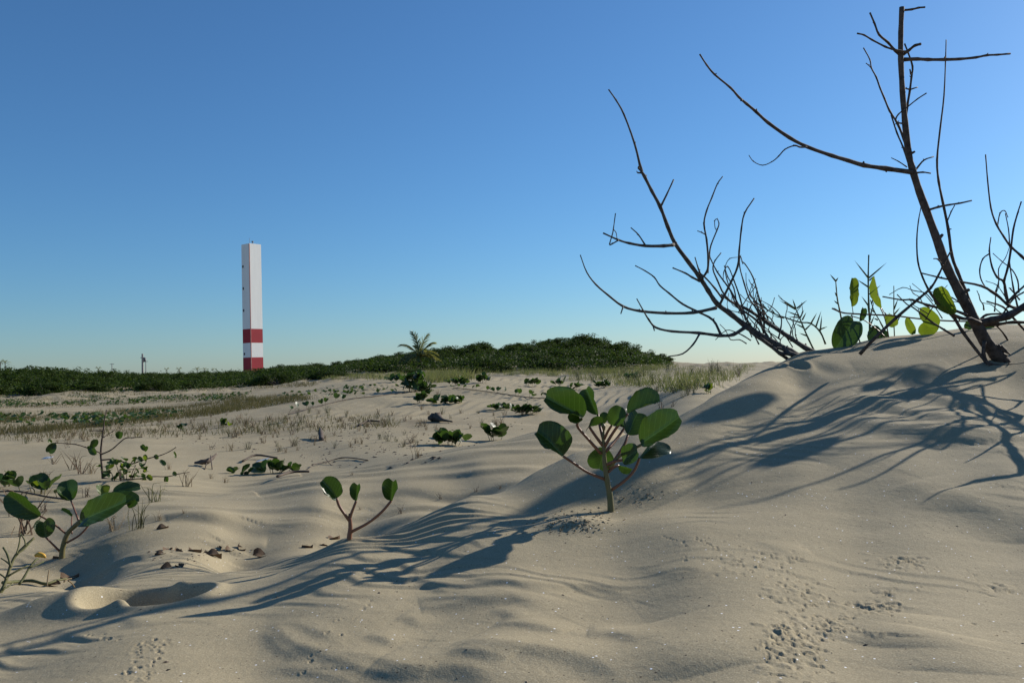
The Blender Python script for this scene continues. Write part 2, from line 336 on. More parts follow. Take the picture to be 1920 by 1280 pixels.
def plain(name, a, b, scale=40, rough=.7, bump_=0.0, vec='Object', spec=.3, rnd=0.0, streak=None, isl=None, trans=0.0):
    m, t, p, o = newmat(name); tcn = t.nodes.new('ShaderNodeTexCoord'); vsrc = tcn.outputs[vec]
    if streak:
        mp = t.nodes.new('ShaderNodeMapping'); mp.inputs['Scale'].default_value = streak; t.links.new(vsrc, mp.inputs[0]); vsrc = mp.outputs[0]
    nz = tex(t, scale, 4, vsrc, .6); c = mixc(t, ramp(t, nz, .3, .7), a, b)
    if isl is not None:
        gi = t.nodes.new('ShaderNodeNewGeometry'); c = mixc(t, gi.outputs['Random Per Island'], c, isl)
    if rnd:
        oi = t.nodes.new('ShaderNodeObjectInfo'); h = t.nodes.new('ShaderNodeHueSaturation'); h.inputs['Value'].default_value = 1
        t.links.new(math_(t, 'ADD', math_(t, 'MULTIPLY', oi.outputs['Random'], 2 * rnd), 1 - rnd), h.inputs['Value']); t.links.new(c, h.inputs['Color']); c = h.outputs[0]
    t.links.new(c, p.inputs['Base Color']); p.inputs['Roughness'].default_value = rough; p.inputs['Specular IOR Level'].default_value = spec
    if trans:
        tr = t.nodes.new('ShaderNodeBsdfTranslucent'); t.links.new(c, tr.inputs['Color']); mx = t.nodes.new('ShaderNodeMixShader'); mx.inputs[0].default_value = trans
        t.links.new(p.outputs[0], mx.inputs[1]); t.links.new(tr.outputs[0], mx.inputs[2]); t.links.new(mx.outputs[0], o.inputs[0])
    if bump_:
        b_ = t.nodes.new('ShaderNodeBump'); b_.inputs['Strength'].default_value = .8; b_.inputs['Distance'].default_value = bump_
        t.links.new(nz, b_.inputs['Height']); t.links.new(b_.outputs[0], p.inputs['Normal'])
    return m
M = dict(
    sand=sand_mat(),
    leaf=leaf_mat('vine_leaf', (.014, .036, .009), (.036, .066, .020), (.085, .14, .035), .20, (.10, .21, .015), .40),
    lime=leaf_mat('lit_leaf', (.050, .090, .008), (.065, .11, .014), (.12, .17, .02), .40, (.24, .33, .015), .42),  # vine leaf in brighter yellow-green, with backlight painted into its colour
    small=leaf_mat('small_leaf', (.028, .060, .012), (.040, .07, .020), (.06, .10, .02), .22, (.11, .22, .018), .48, veins=False, spec=.28),
    scrub=leaf_mat('scrub_leaf', (.032, .052, .009), (.036, .058, .010), (.1, .1, .1), .24, (.10, .17, .015), .7, veins=False, spec=.15),
    frond=leaf_mat('palm_leaf', (.14, .15, .040), (.16, .17, .06), (.1, .1, .1), .42, (.34, .34, .07), .35, veins=False),
    stem=plain('green_stem', (.11, .115, .045), (.17, .13, .06), 60, .45), redstem=plain('red_stem', (.20, .070, .045), (.17, .10, .055), 45, .42),
    bark=plain('bark', (.030, .026, .023), (.13, .112, .098), 90, .85, .0012), barkbrown=plain('brown_bark', (.034, .023, .018), (.13, .092, .070), 70, .8, .001),
    straw=plain('dry_grass', (.27, .205, .12), (.17, .125, .07), 30, .85, rnd=.3, trans=.3), olive=plain('green_grass', (.085, .095, .032), (.16, .145, .06), 20, .7, rnd=.25),
    grass=plain('meadow_grass', (.085, .095, .022), (.17, .145, .05), 1.6, .8, isl=(.17, .14, .06), trans=.25), grassfar=plain('pale_grass', (.10, .14, .025), (.16, .18, .055), .9, .8, isl=(.25, .24, .10), trans=.35),
    dry=plain('dead_leaf', (.075, .045, .028), (.17, .115, .07), 60, .8, .0006), driftwood=plain('driftwood', (.06, .042, .032), (.13, .10, .075), 60, .85, .001),
    white=plain('white_paint', (.84, .84, .80), (.78, .78, .75), .35, .7, streak=(3, 3, .35)), red=plain('red_paint', (.36, .020, .032), (.31, .017, .028), .5, .65),
    edge=plain('faded_red_edge', (.45, .22, .19), (.36, .14, .12), 1, .8), dark=plain('dark_opening', (.03, .03, .035), (.05, .05, .05), 5, .5),
    concrete=plain('pole_concrete', (.26, .25, .23), (.19, .18, .17), 2, .9), steel=plain('grey_metal', (.16, .16, .17), (.11, .11, .12), 3, .5),
    yellow=plain('yellow_petal', (.70, .42, .06), (.62, .34, .05), 90, .5), plastic=plain('white_plastic', (.75, .77, .76), (.66, .68, .68), 60, .4),
    pink=plain('pink_petal', (.42, .12, .40), (.5, .18, .45), 30, .5))

def newobj(name, me, m=None, parent=None):
    if m is not None and not me.materials: me.materials.append(m)
    o = bpy.data.objects.new(name, me); col.objects.link(o)
    if parent is not None: o.parent = parent
    return o
def thing(name, label, cat, loc=(0, 0, 0), group=None, rz=0.0):
    o = bpy.data.objects.new(name, None); col.objects.link(o); o.empty_display_size = .1
    o.location = loc; o.rotation_euler = (0, 0, rz); tag(o, label, cat, group); return o
def tag(o, label, cat, group=None, kind=None):
    if label: o['label'] = label
    if cat: o['category'] = cat
    if group: o['group'] = group
    if kind: o['kind'] = kind
    return o

# ---- the ground sheet
v = np.stack([XG, YG, ZG], -1).reshape(-1, 3)
fq = quads_grid(*XG.shape)[:, ::-1]
me = mesh_np('ground', v, fq)
lit = (sstep(4.2, 6.5, RG) * (1 - mask4 * .8)) * np.clip(.55 + .9 * fbm(XG / 2.2, YG / 2.2, 2), 0, 1); lit = np.maximum(lit, sstep(30, 36, RG))
la = me.attributes.new('litter', 'FLOAT', 'POINT'); la.data.foreach_set('value', lit.astype(np.float32).ravel())
ground = newobj('ground', me, M['sand']); ground['kind'] = 'structure'
# ------------------------------------------------------------------ mesh builder
class MB:
    def __init__(s): s.v = []; s.f = []; s.uv = []
    def add(s, vs, fs, uvs=None):
        b = len(s.v); s.v += [tuple(x) for x in vs]; s.f += [tuple(i + b for i in f) for f in fs]
        s.uv += list(uvs) if uvs else [(.5, .5)] * len(vs)
    def tube(s, pts, rad, n=6, sm=4, knot=0.0, cap=True, wob=0.0):
        P0 = [Vector(p) for p in pts]; K = len(P0)
        if isinstance(rad, (int, float)): rad = [rad] * K
        q = smooth2(P0, sm) if K > 2 and sm > 1 else P0
        k = sm if (K > 2 and sm > 1) else 1
        rr = []
        for i in range(len(q)):
            t = i / k; a = min(int(t), K - 1); b = min(a + 1, K - 1); u = t - a
            r = rad[a] * (1 - u) + rad[b] * u
            if knot and i % k == 0: r *= 1 + knot
            rr.append(r * (1 + (random.uniform(-wob, wob) if wob else 0)))
        up = Vector((.13, .21, 1)); vs = []; prev = None
        for i, p in enumerate(q):
            d = (q[min(i + 1, len(q) - 1)] - q[max(i - 1, 0)])
            d = d.normalized() if d.length > 1e-9 else Vector((0, 0, 1))
            if prev is None:
                x = d.cross(up); x = x if x.length > 1e-3 else d.cross(Vector((1, 0, 0)))
            else: x = prev - d * prev.dot(d)
            x = x.normalized() if x.length > 1e-9 else d.orthogonal().normalized(); prev = x; y = d.cross(x)
            for j in range(n):
                a = 2 * math.pi * j / n; vs.append(p + (x * math.cos(a) + y * math.sin(a)) * rr[i])
        fs = []
        for i in range(len(q) - 1):
            for j in range(n):
                j2 = (j + 1) % n; fs.append((i * n + j, i * n + j2, (i + 1) * n + j2, (i + 1) * n + j))
        if cap: fs.append(tuple(range(n - 1, -1, -1))); fs.append(tuple((len(q) - 1) * n + j for j in range(n)))
        s.add(vs, fs); return q
    def box(s, c, sx, sy, sz, rz=0.0):
        vs = []; cs, sn = math.cos(rz), math.sin(rz)
        for x, y, z in [(-1,-1,-1),(1,-1,-1),(1,1,-1),(-1,1,-1),(-1,-1,1),(1,-1,1),(1,1,1),(-1,1,1)]:
            a, b = x * sx / 2, y * sy / 2; vs.append((c[0] + a * cs - b * sn, c[1] + a * sn + b * cs, c[2] + z * sz / 2))
        s.add(vs, [(0,3,2,1),(4,5,6,7),(0,1,5,4),(1,2,6,5),(2,3,7,6),(3,0,4,7)])
    def blade(s, base, tip, w, bend=0.0, side=None):
        base, tip = Vector(base), Vector(tip); d = tip - base
        sd = Vector(side) if side else Vector((random.uniform(-1, 1), random.uniform(-1, 1), 0)); sd = sd - d * (sd.dot(d) / max(d.length_squared, 1e-12))
        sd = sd.normalized() if sd.length > 1e-6 else Vector((1, 0, 0)); mid = base + d * .55 + Vector((sd.y, -sd.x, 0)) * bend
        s.add([base - sd * w / 2, base + sd * w / 2, mid + sd * w * .36, mid - sd * w * .36, tip], [(0, 1, 2, 3), (3, 2, 4)])
    def build(s, name, m=None, parent=None, smooth=True, data_only=False):
        me = bpy.data.meshes.new(name); me.from_pydata(s.v, [], s.f)
        if any(u != (.5, .5) for u in s.uv):
            ul = me.uv_layers.new(name='UVMap'); li = np.empty(len(me.loops), np.int32); me.loops.foreach_get('vertex_index', li)
            ul.data.foreach_set('uv', np.array(s.uv, np.float32)[li].ravel())
        if smooth: me.polygons.foreach_set('use_smooth', np.ones(len(me.polygons), bool))
        if m is not None: me.materials.append(m)
        return me if data_only else newobj(name, me, None, parent)
def local(o, root):                          # a part built in world space keeps its place under its thing
    o.matrix_parent_inverse = root.matrix_world.inverted() if root.parent is None else o.matrix_parent_inverse
def part(mb, name, m, root, **k):
    if 'loc_' in root: off = Vector(root['loc_'])
    else: off = Vector(root.location)
    mb.v = [(x - off.x, y - off.y, z - off.z) for x, y, z in mb.v]
    o = mb.build(name, m, root, **k); return o
class Off:                                   # sub-parts hang below a part that itself sits at the thing's origin
    pass
def subpart(mb, name, m, parent, root):
    off = Vector(root.location); mb.v = [(x - off.x, y - off.y, z - off.z) for x, y, z in mb.v]
    return mb.build(name, m, parent)
def copy_tree(o, parent=None):
    c = o.copy(); col.objects.link(c); c.parent = parent
    for ch in list(o.children): copy_tree(ch, c)
    return c

# ------------------------------------------------------------------ lighthouse
lx = ray(475, 690); LY = 205.0; LX = lx.x / lx.y * LY; LZ = -1.2
light = thing('lighthouse', 'tall square white lighthouse tower with red bands rising behind the scrub', 'lighthouse', (LX, LY, LZ), rz=0)
SIDE, ROTL = 3.35, R_(-38.5)
def zz_at(py): d = ray(475, py); return CZ + d.z / d.y * LY - LZ
levels = [(0, zz_at(670), 'red_band', 'red'), (zz_at(670), zz_at(643), 'white_band', 'white'), (zz_at(643), zz_at(617), 'red_band', 'red'), (zz_at(617), zz_at(459.5), 'tower_shaft', 'white')]
for a, b, nm, mt in levels:
    mb = MB(); ta = SIDE * (1.03 - .0008 * a); tb = SIDE * (1.03 - .0008 * b); cs = []
    for z, w in ((a, ta), (b, tb)):
        for sx, sy in ((-1, -1), (1, -1), (1, 1), (-1, 1)):
            x, y = sx * w / 2, sy * w / 2; cs.append((x * math.cos(ROTL) - y * math.sin(ROTL), x * math.sin(ROTL) + y * math.cos(ROTL), z))
    mb.add(cs, [(0, 1, 5, 4), (1, 2, 6, 5), (2, 3, 7, 6), (3, 0, 4, 7), (4, 5, 6, 7), (3, 2, 1, 0)])
    mb.build(nm, M[mt], light, smooth=False)
TOPZ = levels[-1][1]
def ltp(x, y, z): return (x * math.cos(ROTL) - y * math.sin(ROTL), x * math.sin(ROTL) + y * math.cos(ROTL), z)
hs = SIDE * .5
# the corner facing the camera carries a worn red edge; small openings run up the shaded face
cor = [(-hs, -hs), (hs, -hs), (hs, hs), (-hs, hs)]
cr = min(cor, key=lambda c: ltp(c[0], c[1], 0)[1]); lf = min(cor, key=lambda c: ltp(c[0], c[1], 0)[0])
mb = MB(); mb.box(ltp(cr[0] * 1.0, cr[1] * 1.0, TOPZ / 2), .16, .16, TOPZ - .1, ROTL); mb.build('corner_edge', M['edge'], light, smooth=False)
for py in (500, 541, 582, 663):
    u = .84; px_ = cr[0] * (1 - u) + lf[0] * u; py_ = cr[1] * (1 - u) + lf[1] * u; k = .955
    mb = MB(); mb.box(ltp(px_ * k, py_ * k, zz_at(py)), .40, .40, .60, ROTL); w = mb.build('window', M['dark'], light, smooth=False)
mb = MB(); c0 = ltp(.2, .3, TOPZ); mb.tube([c0, (c0[0], c0[1], TOPZ + .75)], .09, 6); mb.box((c0[0], c0[1], TOPZ + .85), .42, .42, .3); mb.build('lamp', M['steel'], light, smooth=False)
mb = MB(); c0 = ltp(-.9, .2, TOPZ); mb.tube([c0, (c0[0], c0[1], TOPZ + 1.9)], .035, 5); mb.build('antenna', M['steel'], light)
mb = MB(); mb.box((0, 0, TOPZ + .06), SIDE * 1.0, SIDE * 1.0, .12, ROTL); mb.build('parapet', M['white'], light, smooth=False)

# ------------------------------------------------------------------ utility poles on the horizon
def hz_x(px, Y): d = ray(px, 690); return d.x / d.y * Y
poles = []
for px, top, Y, lab, trf in ((267.5, 663, 150, 'tallest grey utility pole with a transformer above the scrub', True), (273.5, 676, 260, 'thin pale utility pole just beside the tallest one', False), (210, 681, 260, 'small faint utility pole standing apart, farther from the lighthouse', False)):
    x = hz_x(px, Y); d = ray(px, top); zt = CZ + d.z / d.y * Y; zb = -1.5
    t = thing('utility_pole', lab, 'utility pole', (x, Y, zb), 'utility poles beyond the scrub')
    mb = MB(); w = .19 if trf else .13; mb.tube([(0, 0, 0), (0, 0, zt - zb)], [w * 1.2, w * .8], 8, sm=1); mb.build('pole', M['concrete'], t)
    mb = MB(); mb.box((0, 0, zt - zb - (.7 if trf else .25)), 1.3 if not trf else .7, .12, .12, .3); mb.build('crossarm', M['steel'], t, smooth=False)
    if trf:
        mb = MB(); mb.tube([(.42, -.05, zt - zb - 1.5), (.42, -.05, zt - zb - .75)], .24, 10, sm=1); mb.build('transformer', M['steel'], t)
    poles.append((x, Y, zt - .4))

# ------------------------------------------------------------------ scrub: bushes of one kind, each its own trunk and crown
def bush_meshes(seed, W, Hh_, nq, lsz, ck=1.0):
    r = random.Random(seed); mb = MB(); tr = MB()
    clumps = []
    for i in range(15):
        a = r.uniform(0, 2 * math.pi); q = math.sqrt(r.random()) * .40 * W; h = Hh_ * r.uniform(.42, .97) * (1 - .45 * (q / (.5 * W)) ** 2)
        clumps.append((Vector((q * math.cos(a), q * math.sin(a), h * .86)), r.uniform(.16, .29) * W * .62 * ck, r.uniform(.10, .2) * Hh_ * ck))
    for i in range(13):
        a = r.uniform(0, 2 * math.pi); q = r.uniform(.25, .46) * W; clumps.append((Vector((q * math.cos(a), q * math.sin(a), Hh_ * r.uniform(.08, .4))), .17 * W, .16 * Hh_))
    for c, rx, rz_ in clumps:
        tr.tube([(0, 0, -.1), (c.x * .35, c.y * .35, c.z * .4), tuple(c)], [.035, .022, .008], 5, 3)
    N = len(clumps)
    for i in range(nq):
        c, rx, rz_ = clumps[r.randrange(N)]
        d = Vector((r.gauss(0, 1), r.gauss(0, 1), r.gauss(.25, 1))).normalized() * (r.random() ** .4)
        p = c + Vector((d.x * rx, d.y * rx, d.z * rz_ * 1.4)); s_ = lsz * r.uniform(.6, 1.3)
        nrm = (Vector((d.x, d.y, d.z + .8)) + Vector((r.gauss(0, .6), r.gauss(0, .6), r.gauss(0, .6)))).normalized()
        x = nrm.orthogonal().normalized(); x.rotate(Matrix.Rotation(r.uniform(0, 6.28), 3, nrm)); y = nrm.cross(x)
        mb.add([p - x * s_ * .5, p - y * s_ * .32 + nrm * s_ * .1, p + x * s_ * .5, p + y * s_ * .32 + nrm * s_ * .1], [(0, 1, 2, 3)])
    return mb.build('crown', M['scrub'], data_only=True, smooth=False), tr.build('trunk', M['bark'], data_only=True)
protos = [bush_meshes(100 + i, 2.6, 1.5, 3000, .135) for i in range(4)] + [bush_meshes(120 + i, 3.2, 2.6, 3600, .15, .72) for i in range(4)]
def zone(px, Y):
    z = 'at the left edge, under the larger far palms' if px < 60 else 'between the left edge and the faint poles' if px < 200 else 'below the utility poles' if px < 300 else 'between the poles and the lighthouse' if px < 440 else 'at the foot of the lighthouse'
    return ('front row scrub bush ' if Y < 43 else 'middle row scrub bush ' if Y < 62 else 'far scrub bush on the skyline ') + z
def zone2(px, Y, kind):
    z = 'just right of the lighthouse' if px < 600 else 'halfway from lighthouse to palm' if px < 700 else 'right behind the palm' if px < 830 else 'on the left flank of the mound' if px < 960 else 'on the crown of the mound' if px < 1120 else 'on the falling right flank of the mound'
    return ('lower ' if Y < 41 else 'upper ') + kind + ' ' + z
def bush(x, y, h, tall, w=1.0, label=None, group='low scrub bushes'):
    k = random.randrange(4) if not tall else 4 + random.randrange(4); base = 1.5 if not tall else 2.6
    z = float(Hh(x, y)[0]); t = thing('coastal_tree' if tall else 'scrub_bush', label, 'tree' if tall else 'bush', (x, y, z - .05), group, random.uniform(0, 6.28))
    s_ = h / base; t.scale = (s_ ** .5 * w, s_ ** .5 * w, s_)
    newobj('crown', protos[k][0], None, t); newobj('trunk', protos[k][1], None, t)
def prof_top(px):                            # outline of the woods against the sky
    return float(np.interp(px, [-300, 0, 60, 130, 300, 480, 520, 560, 600, 660, 700, 750, 800, 850, 905, 950, 990, 1040, 1100, 1140, 1165, 1190, 1215, 1240, 1262, 1285],
                               [690, 690, 683, 690, 695, 693, 684, 677, 682, 673, 664, 660, 652, 648, 637, 640, 634, 629, 628, 631, 639, 650, 657, 667, 676, 684]))
LOWLAB = 'low dark green scrub bush in the belt in front of the distant utility poles'
MIDLAB = 'dark green scrub bush on the rise between lighthouse and palm'
TALLAB = 'dark broad-crowned coastal tree on the wooded mound right of the palm'
FRLAB = 'low green bush along the sandy foot of the wooded mound'
nb = 0
for Y in (31, 33, 35, 37.5, 39.5, 42.5, 47, 54, 60, 68, 78, 92, 110):
    px = -130 + random.uniform(0, 40)
    while px < 520:
        x = hz_x(px, Y) ; y = Y + random.uniform(-.7, .7)
        d = ray(px, prof_top(px) + random.uniform(-3, 7) + max(0, 44 - Y) * random.uniform(.8, 2.0)); zt = CZ + d.z / d.y * y; h = zt - float(Hh(x, y)[0])
        if h > .35: bush(x, y, min(h, 2.4), False, 1.0 + (Y - 37) * .006, zone(px, Y), zone(px, Y)[0:90]); nb += 1
        px += F * (2.1 + .012 * (Y - 37)) / Y * random.uniform(.8, 1.2)
for Y in (32.5, 34, 35.5, 37.5, 40, 42.5, 45, 47.5, 50, 53, 56):
    px = 505 + random.uniform(0, 40)
    while px < 1285:
        x = hz_x(px, Y); y = Y + random.uniform(-.6, .6); f = max(0, Y - 35.5) / 14
        top = prof_top(px); lowline = 694 - 8 * (px > 1150); lim = lowline + (top - lowline) * min(1, (.42 if Y > 35 else .2) + f * .75) + random.uniform(-3, 4)
        if px > 820 and Y >= 44: lim += random.choice((-4, -1, 3, 8))
        d = ray(px, lim); zt = CZ + d.z / d.y * y; h = zt - float(Hh(x, y)[0]); tall = px > 800 and h > 1.25
        if h > (.3 if px < 1190 else .15):
            lab, grp = (TALLAB, 'trees on the wooded mound') if tall else ((FRLAB, 'bushes at the foot of the mound') if px > 800 else (MIDLAB, 'scrub on the rise'))
            lab = zone2(px, Y, 'broad-crowned coastal tree' if tall else 'dark green bush'); grp = lab
            bush(x, y, min(h, 4.2), tall, 1.2 if tall else 1.1, lab, grp); nb += 1
        px += F * (2.3 if Y < 44 else 2.0) / Y * random.uniform(.8, 1.25)
print('bushes', nb)

# ------------------------------------------------------------------ palms
def frond_mesh(L, droop, lift, leaf, n=26, seed=0, sway=0.0):
    r = random.Random(seed); mb = MB(); pts = []
    for i in range(9):
        t = i / 8; pts.append(Vector((L * t * math.cos(lift) + 0, sway * t * t, L * (t * math.sin(lift) - droop * t ** 2.2))))
    mb.tube(pts, [.022 * (1 - .8 * i / 8) for i in range(9)], 5, 1)
    for i in range(n):
        t = .12 + .88 * i / n; k = t * 8; a = int(k); p = pts[a].lerp(pts[min(a + 1, 8)], k - a); d = (pts[min(a + 1, 8)] - pts[a]).normalized()
        ll = leaf * (1 - abs(2 * t - .9) ** 2 * .55) * r.uniform(.85, 1.1)
        for sgn in (-1, 1):
            sd = Vector((0, sgn, 0)); tip = p + (d * r.uniform(.9, 1.3) + sd * r.uniform(.45, .7) + Vector((0, 0, -.30 - .35 * r.random()))).normalized() * ll
            mb.blade(p, tip, .034, 0, d.cross(Vector((0, 0, 1))) + Vector((0, 0, .6)))
    return mb.build('frond', M['frond'], data_only=True)
palm_p = P(786, 712, 36); palm_p.z = float(Hh(palm_p.x, palm_p.y)[0])
palm = thing('palm_tree', 'young coconut palm with arching fronds standing before the scrub', 'palm tree', palm_p)
mb = MB(); mb.tube([(0, 0, -.1), (.05, 0, .25), (.04, 0, .6)], [.13, .10, .07], 9, 3, wob=.06); mb.build('trunk', M['barkbrown'], palm)
for i, (az, lift, L, dr, sw) in enumerate([(176, 56, 1.75, .50, .0), (120, 82, 1.62, .22, .25), (75, 76, 1.55, .22, -.3), (15, 60, 1.55, .42, .15), (-20, 46, 1.6, .62, .1), (205, 36, 1.5, .66, 0), (-45, 34, 1.6, .70, .1), (150, 28, 1.45, .6, .1), (250, 42, 1.35, .62, .1), (300, 48, 1.45, .6, -.1), (40, 36, 1.5, .66, 0),
                                           (225, 24, 1.3, .55, .1), (-8, 22, 1.4, .55, 0), (98, 60, 1.3, .4, .2), (185, 18, 1.2, .45, 0), (270, 18, 1.2, .5, .1), (330, 22, 1.3, .5, -.1)]):
    o = newobj('frond', frond_mesh(L * (.92 if lift > 52 else .74), dr, R_(lift), .36, 26, i, sw), None, palm); o.location = (.04, 0, .55 - .02 * (i % 3)); o.rotation_euler = (0, 0, R_(az))
fm = [frond_mesh(2.1, .55, R_(l), .5, 14, 50 + i) for i, l in enumerate((70, 40, 10, 55))]
fp = MB(); fp.tube([(0, 0, 0), (.15, 0, 3), (.1, 0, 6.2)], [.17, .13, .10], 7, 3); fp = fp.build('trunk', M['bark'], data_only=True)
for px, top, s_ in ((2, 672, 1.25), (9, 674, 1.3), (80, 686, 1.0), (88, 687, .8), (124, 688, 1.0), (185, 686, 1.1), (312, 688, 1.0), (335, 687, 1.1), (369, 687, 1.25), (384, 688, 1.0), (400, 689, .8)):
    Y = 330 * s_ ** -.3; x = hz_x(px, Y); d = ray(px, top); zt = CZ + d.z / d.y * Y
    t = thing('palm_tree', 'far palm' , 'palm tree', (x, Y, zt - 7.2 * s_), 'far palms on the skyline', random.uniform(0, 6)); t.scale = (s_, s_, s_)
    t['label'] = 'one of the tiny far palms poking above the scrub skyline near the utility poles' if px > 40 else 'larger far palm at the very edge of the scrub skyline'
    newobj('trunk', fp, None, t)
    for i in range(12):
        o = newobj('frond', fm[i % 4], None, t); o.location = (.1, 0, 6.1); o.rotation_euler = (0, 0, i * 2.399)

# ------------------------------------------------------------------ grasses that nobody could count
def region_pts(poly, k):
    xs = [p[0] for p in poly]; ys = [p[1] for p in poly]; out = []
    while len(out) < k:
        x, y = random.uniform(min(xs), max(xs)), random.uniform(min(ys), max(ys)); ins = False; j = len(poly) - 1
        for i in range(len(poly)):
            (xi, yi), (xj, yj) = poly[i], poly[j]
            if (yi > y) != (yj > y) and x < (xj - xi) * (y - yi) / (yj - yi) + xi: ins = not ins
            j = i
        if ins: out.append((x, y))
    return out
def grass_stuff(name, regs, m, label, cat):
    mb = MB()
    for poly, k, h, w, nb_ in regs:
        for px, py in region_pts(poly, k):
            g = G(px, py)
            if noise(np.array([g.x / 1.3]), np.array([g.y / 1.8]))[0] < random.uniform(-.55, .35): continue
            for _ in range(nb_):
                b = g + Vector((random.gauss(0, .05), random.gauss(0, .05), -.005)); hh = h * random.uniform(.45, 1.15)
                mb.blade(b, b + Vector((random.gauss(0, .35) * hh, random.gauss(0, .35) * hh, hh)), w * random.uniform(.7, 1.2), random.gauss(0, .1) * hh, (1, random.uniform(-.6, .6), 0))
    o = mb.build(name, m, smooth=False); tag(o, label, cat, kind='stuff')
grass_stuff('grass', [([(-60,776),(150,772),(330,764),(450,748),(560,742),(590,748),(480,766),(380,782),(240,796),(60,812),(-60,818)], 4200, .065, .0045, 4),
                      ([(-60,750),(130,742),(330,740),(470,738),(470,746),(300,756),(120,764),(-60,766)], 1300, .06, .006, 4),
                      ([(-60,815),(200,800),(420,790),(700,775),(760,800),(500,815),(200,822),(-60,830)], 420, .05, .004, 4),
                      ([(60,738),(200,724),(420,722),(600,716),(600,724),(400,734),(200,744)], 500, .10, .010, 4)], M['grass'],
            'brownish green dune grass in low bands across the sand flat', 'grass')
grass_stuff('tall_grass', [([(800,702),(900,694),(1010,694),(1120,690),(1250,684),(1285,690),(1180,702),(1050,706),(930,704),(860,716),(800,718)], 2600, .17, .008, 4),
                           ([(1050,712),(1180,702),(1300,688),(1420,686),(1390,706),(1330,728),(1260,735),(1180,726)], 1300, .12, .005, 3),
                           ([(500,706),(640,703),(760,700),(760,712),(640,712),(540,712)], 700, .13, .010, 4)], M['grassfar'],
            'pale green tall grass at the foot of the wooded mound', 'grass')
mb = MB()
for poly, k in (([(-60,746),(120,742),(330,744),(470,740),(480,748),(300,757),(120,762),(-60,764)], 520), ([(-60,782),(120,776),(260,772),(330,784),(200,800),(-60,806)], 170), ([(540,744),(700,724),(740,718),(760,724),(640,742),(560,752)], 60), ([(130,730),(330,726),(420,730),(300,738),(140,740)], 160)):
    for px, py in region_pts(poly, k):
        g = G(px, py)
        if noise(np.array([g.x / 1.1 + 40]), np.array([g.y / 1.6]))[0] < random.uniform(-.25, .35): continue
        for _ in range(7):
            p_ = g + Vector((random.gauss(0, .10), random.gauss(0, .10), random.uniform(.01, .07))); s_ = random.uniform(.035, .07); n_ = Vector((random.gauss(0, .6), random.gauss(0, .6), 1)).normalized(); u = n_.orthogonal().normalized(); u.rotate(Matrix.Rotation(random.uniform(0, 6.28), 3, n_)); w = n_.cross(u)
            mb.add([p_ - u * s_ * .5, p_ - w * s_ * .4, p_ + u * s_ * .5, p_ + w * s_ * .4], [(0, 1, 2, 3)])
tag(mb.build('ground_creeper', M['small'], smooth=False), 'flat green creeper leaves in loose bands on the far left sand', 'creeper', kind='stuff')
# low undergrowth that closes the gaps between the bushes
mb = MB()
def under(poly, k, h):
    for px, Y in region_pts(poly, k):
        x = hz_x(px, Y); zt = float(Hh(x, Y)[0]); lim = ray(px, min(690, prof_top(px) + (4 + 6 * random.random() if px > 1185 else 15 + 12 * random.random() if px > 780 else 5 + 6 * random.random()))); zc = CZ + lim.z / lim.y * Y
        z = zt + random.random() ** .8 * h * (.6 + .5 * float(noise(np.array([x / 2.2]), np.array([Y / 2.2]))[0]))
        if z > zc: continue
        s_ = random.uniform(.07, .16); n_ = Vector((random.gauss(0, .6), random.gauss(-.3, .6), 1)).normalized(); u = n_.orthogonal().normalized(); u.rotate(Matrix.Rotation(random.uniform(0, 6.28), 3, n_)); w = n_.cross(u); p = Vector((x, Y, z))
        mb.add([p - u * s_ * .5, p - w * s_ * .32 + n_ * s_ * .1, p + u * s_ * .5, p + w * s_ * .32 + n_ * s_ * .1], [(0, 1, 2, 3)])
under([(495,33.5),(1280,33.5),(1300,46),(1230,56),(480,56)], 52000, .75); under([(-120,30.5),(200,30.5),(500,33),(520,60),(-120,60)], 34000, .55); under([(-120,60),(520,60),(520,110),(-120,110)], 9000, 1.0); under([(-700,36),(-120,36),(-120,75),(-700,75)], 14000, 1.2)
tag(mb.build('undergrowth', M['scrub'], smooth=False), 'dense low undergrowth filling the scrub between the bushes', 'undergrowth', kind='stuff')
print('grass ok')
